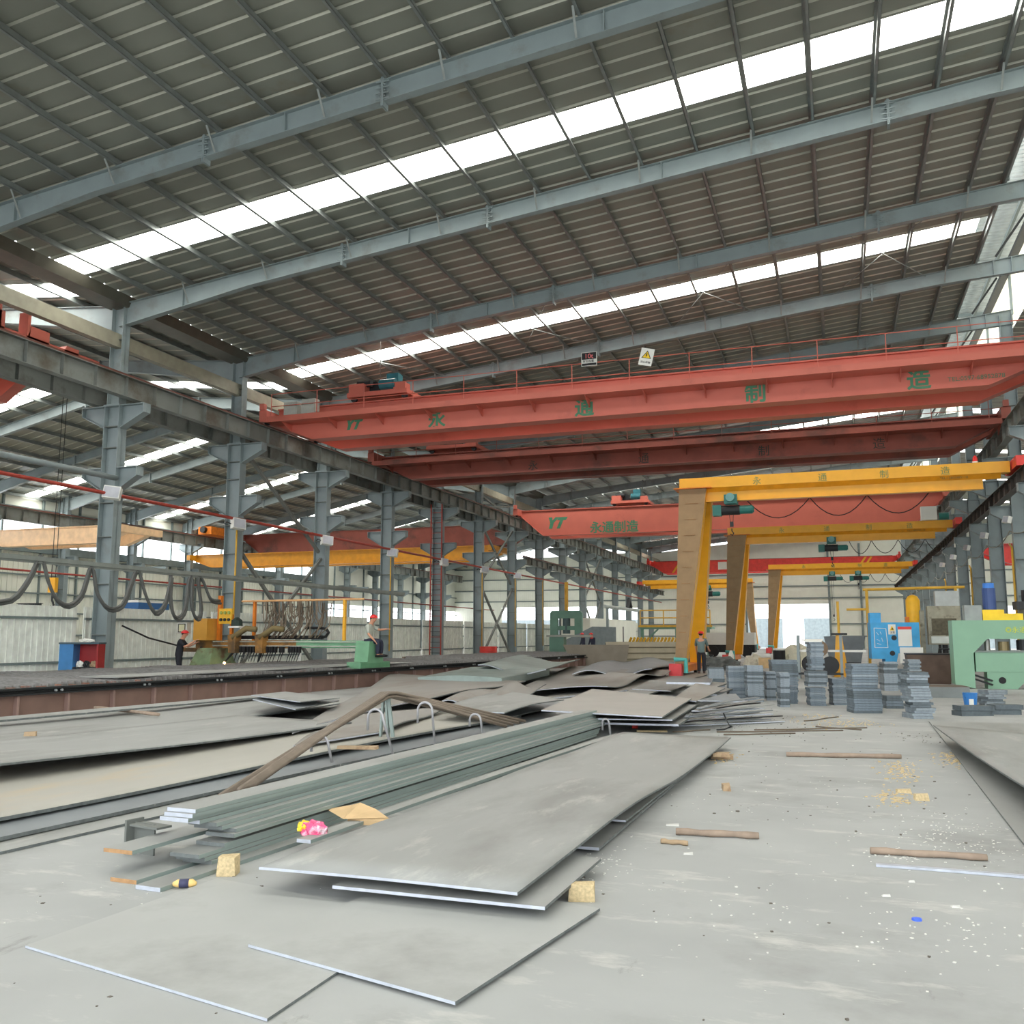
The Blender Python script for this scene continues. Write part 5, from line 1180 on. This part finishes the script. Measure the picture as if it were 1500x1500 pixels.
# yellow pipe frame with jib
r = thing('pipe_frame', 'yellow pipe gantry standing behind the blue machine', 'pipe frame', (1.6, 43, 0))
MB().tube([(-.6, 0, 3.55), (3.4, 0, 3.6)], .06, 8).build('top_pipe', YPIPE, r); MB().tube([(3.05, 0, 0), (3.05, 0, 3.6)], .06, 8).build('post', YPIPE, r); MB().tube([(-.45, 0, 0), (-.45, 0, 3.55)], .06, 8).build('post', YPIPE, r); MB().tube([(-1.3, 0, 2.7), (-.45, 0, 2.7)], .05, 8).build('side_arm', YPIPE, r)
r = thing('tool_stand', 'yellow bladed stand left of the blue machine', 'stand', (-.05, 38.5, 0)); MB().hexa([(-.25, -.15, 0), (.3, -.15, 0), (.3, .15, 0), (-.25, .15, 0)], [(-.12, -.1, 1.6), (.1, -.1, 1.6), (.1, .1, 1.6), (-.12, .1, 1.6)]).build('body', YEL, r); MB().box(-.3, .3, -.2, .2, 1.6, 1.68).build('head', DARK, r); MB().tube([(0, 0, 1.68), (0, 0, 2.9)], .05, 8).build('mast', YPIPE, r)
# clutter left of it
r = thing('drum_rack', 'dark rack of cable drums between the tall stack and the blue machine', 'rack', (-.75, 36.5, 0))
for i, (x, z, rr) in enumerate(((-.35, .55, .3), (.35, .5, .32), (0, 1.1, .3))): MB().cyl((x, -.2, z), (x, .25, z), rr, 18).build('cable_drum', [BLACK, DARK, mat('drum_brown', (120, 100, 80), .6)][i], r)
for x in (-.75, .75): MB().box(x - .05, x + .05, -.25, .3, 0, 1.6).build('upright', FRAME, r)
MB().box(-.8, 1.6, -.1, .0, .98, 1.06).build('white_bar', WHITE, r); MB().box(-.8, .8, -.3, .3, .15, .22).build('base_shelf', DARK, r)
r = thing('mixer_box', 'grey open steel box with round frame left of the blue machine', 'steel box', (.15, 41, 0)); MB().hexa([(-.6, -.5, .5), (.6, -.5, .5), (.6, .5, .5), (-.6, .5, .5)], [(-.8, -.6, 1.55), (.8, -.6, 1.55), (.8, .6, 1.55), (-.8, .6, 1.55)]).build('body', mat('box_slate', (118, 126, 132), .5), r); MB().box(-.6, .6, -.5, .5, 0, .5).build('base', DARK, r)
# hanging hook with cables behind the stacks
r = thing('white_board_sheet', 'white sheet lying tilted on top of the tall stepped stack', 'sheet', (-.62, 23.3, 1.43), .3); MB().hexa([(-.2, -.1, 0), (.16, -.15, 0), (.3, .2, .05), (-.25, .15, .05)], [(-.2, -.1, .015), (.16, -.15, .015), (.3, .2, .065), (-.25, .15, .065)]).build('board', WHITE, r)

# ================================================================== FAR MIDDLE
crumple('bag_pile', (-2.05, 50, .16), .85, .6, .95, mat('cream_sacks', (226, 222, 200), .8, 0, .06, 8, (214, 198, 130), .32, 2), 'pile of cream sacks under clear film before the back door', 'sacks', 5)
r = thing('cardboard_box', 'small cardboard box on the floor left of the cream sacks', 'box', (-3.55, 47.5, 0)); MB().box(-.28, .28, -.25, .25, 0, .5).build('carton', mat('cardboard', (206, 176, 134)), r)
r = thing('waste_drum', 'black drum with pale lid beside the cardboard box', 'drum', (-2.95, 49, 0)); MB().cyl((0, 0, 0), (0, 0, .85), .3, 16).build('body', BLACK, r); MB().cyl((0, 0, .85), (0, 0, .95), .3, 16).build('lid', WHITE, r)
crumple('sack', (-4.3, 50, .12), .5, .4, .5, mat('pale_sack', (220, 214, 196), .8), 'pale sack left of the cardboard box, by the second crane leg', 'sack', 9)
crumple('scrap_heap', (-5.2, 44, .12), .9, .6, .5, mat('scrap_dark', (98, 102, 100), .6, .1, .3, 5), 'heap of dark scrap beyond the person in teal grey shirt', 'scrap', 11)
crumple('scrap_heap', (-6.9, 50, .1), 1.0, .5, .45, mat('scrap_dark', (98, 102, 100)), 'heap of dark scrap between the legs of the nearest yellow crane', 'scrap', 12)
r = thing('dark_trailer', 'low white and black trailer bed before the back wall between the yellow legs', 'trailer', (-7.6, 72, 0)); MB().box(-2, 1.6, -1, 1, .9, 1.8).build('side_board', WHITE, r); MB().box(-2, 1.6, -.9, .9, .35, .9).build('chassis', BLACK, r)
for x in (-1.4, 1): MB().cyl((x, -1, .4), (x, -.8, .4), .4, 16).build('wheel', BLACK, r)
r = thing('bottle_group', 'red and cream plastic canister beside the second yellow crane leg', 'canister', tuple(at(1068, 978, 0))); MB().box(-.25, -.02, -.1, .1, 0, .6).build('red_half', REDB, r); MB().tube([(.12, 0, 0), (.12, 0, .6), (.12, 0, .85)], [.14, .14, .05], 12).build('cream_half', WHITE, r)

# steel sections by the two men
r = thing('steel_trough', 'open grey-brown steel trough in front of the two red-helmeted persons', 'steel trough', (-12.1, 48.7, 0), .1)
SC_ = mat('raw_section', (150, 142, 128), .6, 0, .1, 2)
MB().hexa([(-1.4, -.4, 0), (1.4, -.4, 0), (1.4, -.37, 0), (-1.4, -.37, 0)], [(-1.9, -.75, 1.1), (1.6, -.75, 1.1), (1.6, -.72, 1.1), (-1.9, -.72, 1.1)]).build('front_plate', SC_, r)
MB().hexa([(-1.4, .37, 0), (1.4, .37, 0), (1.4, .4, 0), (-1.4, .4, 0)], [(-1.4, .7, 1.0), (1.4, .7, 1.0), (1.4, .75, 1.0), (-1.4, .75, 1.0)]).build('rear_plate', SC_, r); MB().box(-1.4, 1.4, -.4, .4, 0, .03).build('floor_plate', SC_, r)
r = thing('box_section', 'long ribbed box section of raw steel with a black open end', 'box section', (-9.6, 50.2, 0), .5)
MB().prism([(-2.6, -.75, .02), (-2.6, .75, .02), (-2.6, .0, 1.25)], (5.2, 0, 0)).build('body', mat('raw_section_pale', (184, 176, 154), .6, 0, .1, 2), r)
MB().prism([(-2.62, -.7, .05), (-2.62, .7, .05), (-2.62, .0, 1.2)], (.015, 0, 0)).build('dark_hollow_end', BLACK, r)  # black sheet stands for the shade inside the hollow end
for t in (.25, .5, .75): MB().bar((-2.6, -.78 + .75 * t, .04 + 1.22 * t), (2.6, -.78 + .75 * t, .04 + 1.22 * t), .06, .05).build('rib', mat('rib_drab', (120, 112, 92), .7), r)  # ribs in a darker drab than the body
r = thing('grey_hopper_plate', 'tall grey slanted steel plate standing behind the two persons', 'steel plate', (-16.0, 64, 0)); r.scale = (.8, 1, .85); MB().prism([(-3.1, 0, .3), (1.5, 0, .3), (1.5, 0, 2.55), (-.6, 0, 2.6), (-3.3, 0, 1.4)], (0, .08, 0)).build('plate_body', mat('hopper_grey', (128, 138, 140), .5), r)
for x in (-2.5, 1.2): MB().box(x, x + .15, .1, .6, 0, 1.4).build('prop', DARK, r)
# far green press with yellow cylinder
r = thing('green_portal_press', 'green portal press with a yellow cylinder past the end of the tables', 'press', (-19.0, 66.2, 0), .15); r.scale = (.86, .86, .86)
PGd = mat('portal_green', (112, 152, 134), .5, 0, .08, 2)
for x in (-1.05, 1.05): MB().box(x - .32, x + .32, -.4, .4, 0, 3.6).build('upright', PGd, r)
MB().prism([(-1.37, -.42, 3.3), (1.37, -.42, 3.3), (1.37, -.42, 3.75), (1.2, -.42, 3.95), (-1.2, -.42, 3.95), (-1.37, -.42, 3.75)], (0, .84, 0)).build('crown', PGd, r)
MB().box(-1.0, 1.0, -.3, .3, 2.3, 2.65).build('slide', PGd, r); MB().box(-1.0, 1.0, -.5, .5, 0, .9).build('bed', PGd, r); MB().cyl((0, 0, 2.0), (0, 0, 3.4), .32, 14).build('ram', mat('ram_slate', (90, 110, 112), .5), r); MB().cyl((0, 0, 3.95), (0, 0, 6.4), .16, 12).build('cylinder', mat('cylinder_yellow', (226, 172, 58), .4), r)
r = thing('green_stand', 'green steel stand in front of the portal press', 'stand', (-16.2, 54.5, 0)); MB().box(-.45, .45, -.3, .3, 0, 1.5).build('post', PGd, r); MB().box(-.6, 2.0, -.4, .4, 1.5, 1.62).build('top', mat('stand_top', (176, 180, 170), .5), r)
# working platform and yellow rack
r = thing('work_platform', 'green working platform with yellow railing left of the nearest yellow crane leg', 'platform', (-12.2, 76, 0))
MB().box(-3.2, 2.6, -1, 1, 2.1, 2.3).build('deck', PGd, r); MB().box(-3.25, 2.65, -1.05, -.98, 2.25, 2.42).build('toe_board', YPIPE, r)
for x in (-3, -.2, 2.3): MB().box(x - .12, x + .12, -.8, -.6, 0, 2.1).build('leg', PGd, r)
for x in (-3.1, -1.2, .7, 2.5): MB().tube([(x, -1, 2.3), (x, -1, 3.6)], .05, 6).build('railing_post', YPIPE, r)
for z in (3.0, 3.6): MB().tube([(-3.1, -1, z), (2.5, -1, z)], .055, 6).build('railing', YPIPE, r)
MB().bar((-2.9, -.7, 1.0), (-1.7, -.7, 2.1), .12, .12).build('brace', PGd, r)
crumple('rag_bundle', (-11.2, 75.8, 2.4), 1.2, .4, .35, mat('mixed_goods', (140, 132, 130), .7, 0, .4, 4), 'heap of mixed goods lying on the green platform deck', 'goods', 21)
for i in range(22):
    x = -15.2 + i * .26
    o = MB().bar((0, 0, .0), (.55, 0, 1.25), .12, .16).build('slanted_bar', mat('rack_yellow', (228, 178, 40), .45)); o.location = (x, 68.5, .2); tag(o, 'yellow slanted bar of the leaning row below the green platform, %s from its left end' % ORD[i], 'steel bar', 'yellow slanted bars')
r = thing('support_rack', 'low dark rack carrying the row of yellow slanted bars', 'rack', (-12.1, 68.5, 0)); MB().box(-3.4, 3.4, -.3, .3, .1, .2).build('top_rail', DARK, r)
for x in (-3.2, 0, 3.2): MB().box(x - .1, x + .1, -.3, .3, 0, .1).build('foot', DARK, r)
# white shed with pipe along the left row, far
r = thing('white_booth', 'low white booth along the left row, beyond the portal press', 'booth', (-20.2, 82, 0)); MB().box(-1.2, 1.2, -9, 9, 0, 3.0).build('body', WHITEP, r); MB().box(1.2, 1.24, -3.4, -3.0, .8, 2.4).build('slot', DARK, r); MB().box(1.2, 1.24, 3, 3.3, .8, 2.4).build('slot', DARK, r)
r = thing('overhead_pipe', 'pale pipe line with valves running above the white booth', 'pipe', (-18.5, 82, 3.0))
MB().tube([(0, -6, 1.0), (0, 9, 1.0)], .16, 10).build('pipe_run', mat('pipe_pale', (170, 178, 176), .5), r)
for y in (-5, 8): MB().box(-.1, .1, y - .1, y + .1, -3, 1.0).build('support', FRAME, r)
MB().tube([(0, 3, 1.1), (0, 3.6, 1.9), (0, 4.4, 1.2)], .18, 8).build('valve', DARK, r)
# back: warm lettering lines of cable hangers on the back wall left to the girts

# lettering becomes plain mesh
bpy.context.view_layer.update()
dg = bpy.context.evaluated_depsgraph_get()
for o in [o for o in C.objects if o.type == 'FONT']:
    me = bpy.data.meshes.new_from_object(o.evaluated_get(dg)); me.name = 'lettering'
    n = bpy.data.objects.new('lettering', me); C.objects.link(n); n.parent = o.parent; n.location = o.location; n.rotation_euler = o.rotation_euler
    if not me.materials: me.materials.append(o.data.materials[0])
    bpy.data.objects.remove(o)
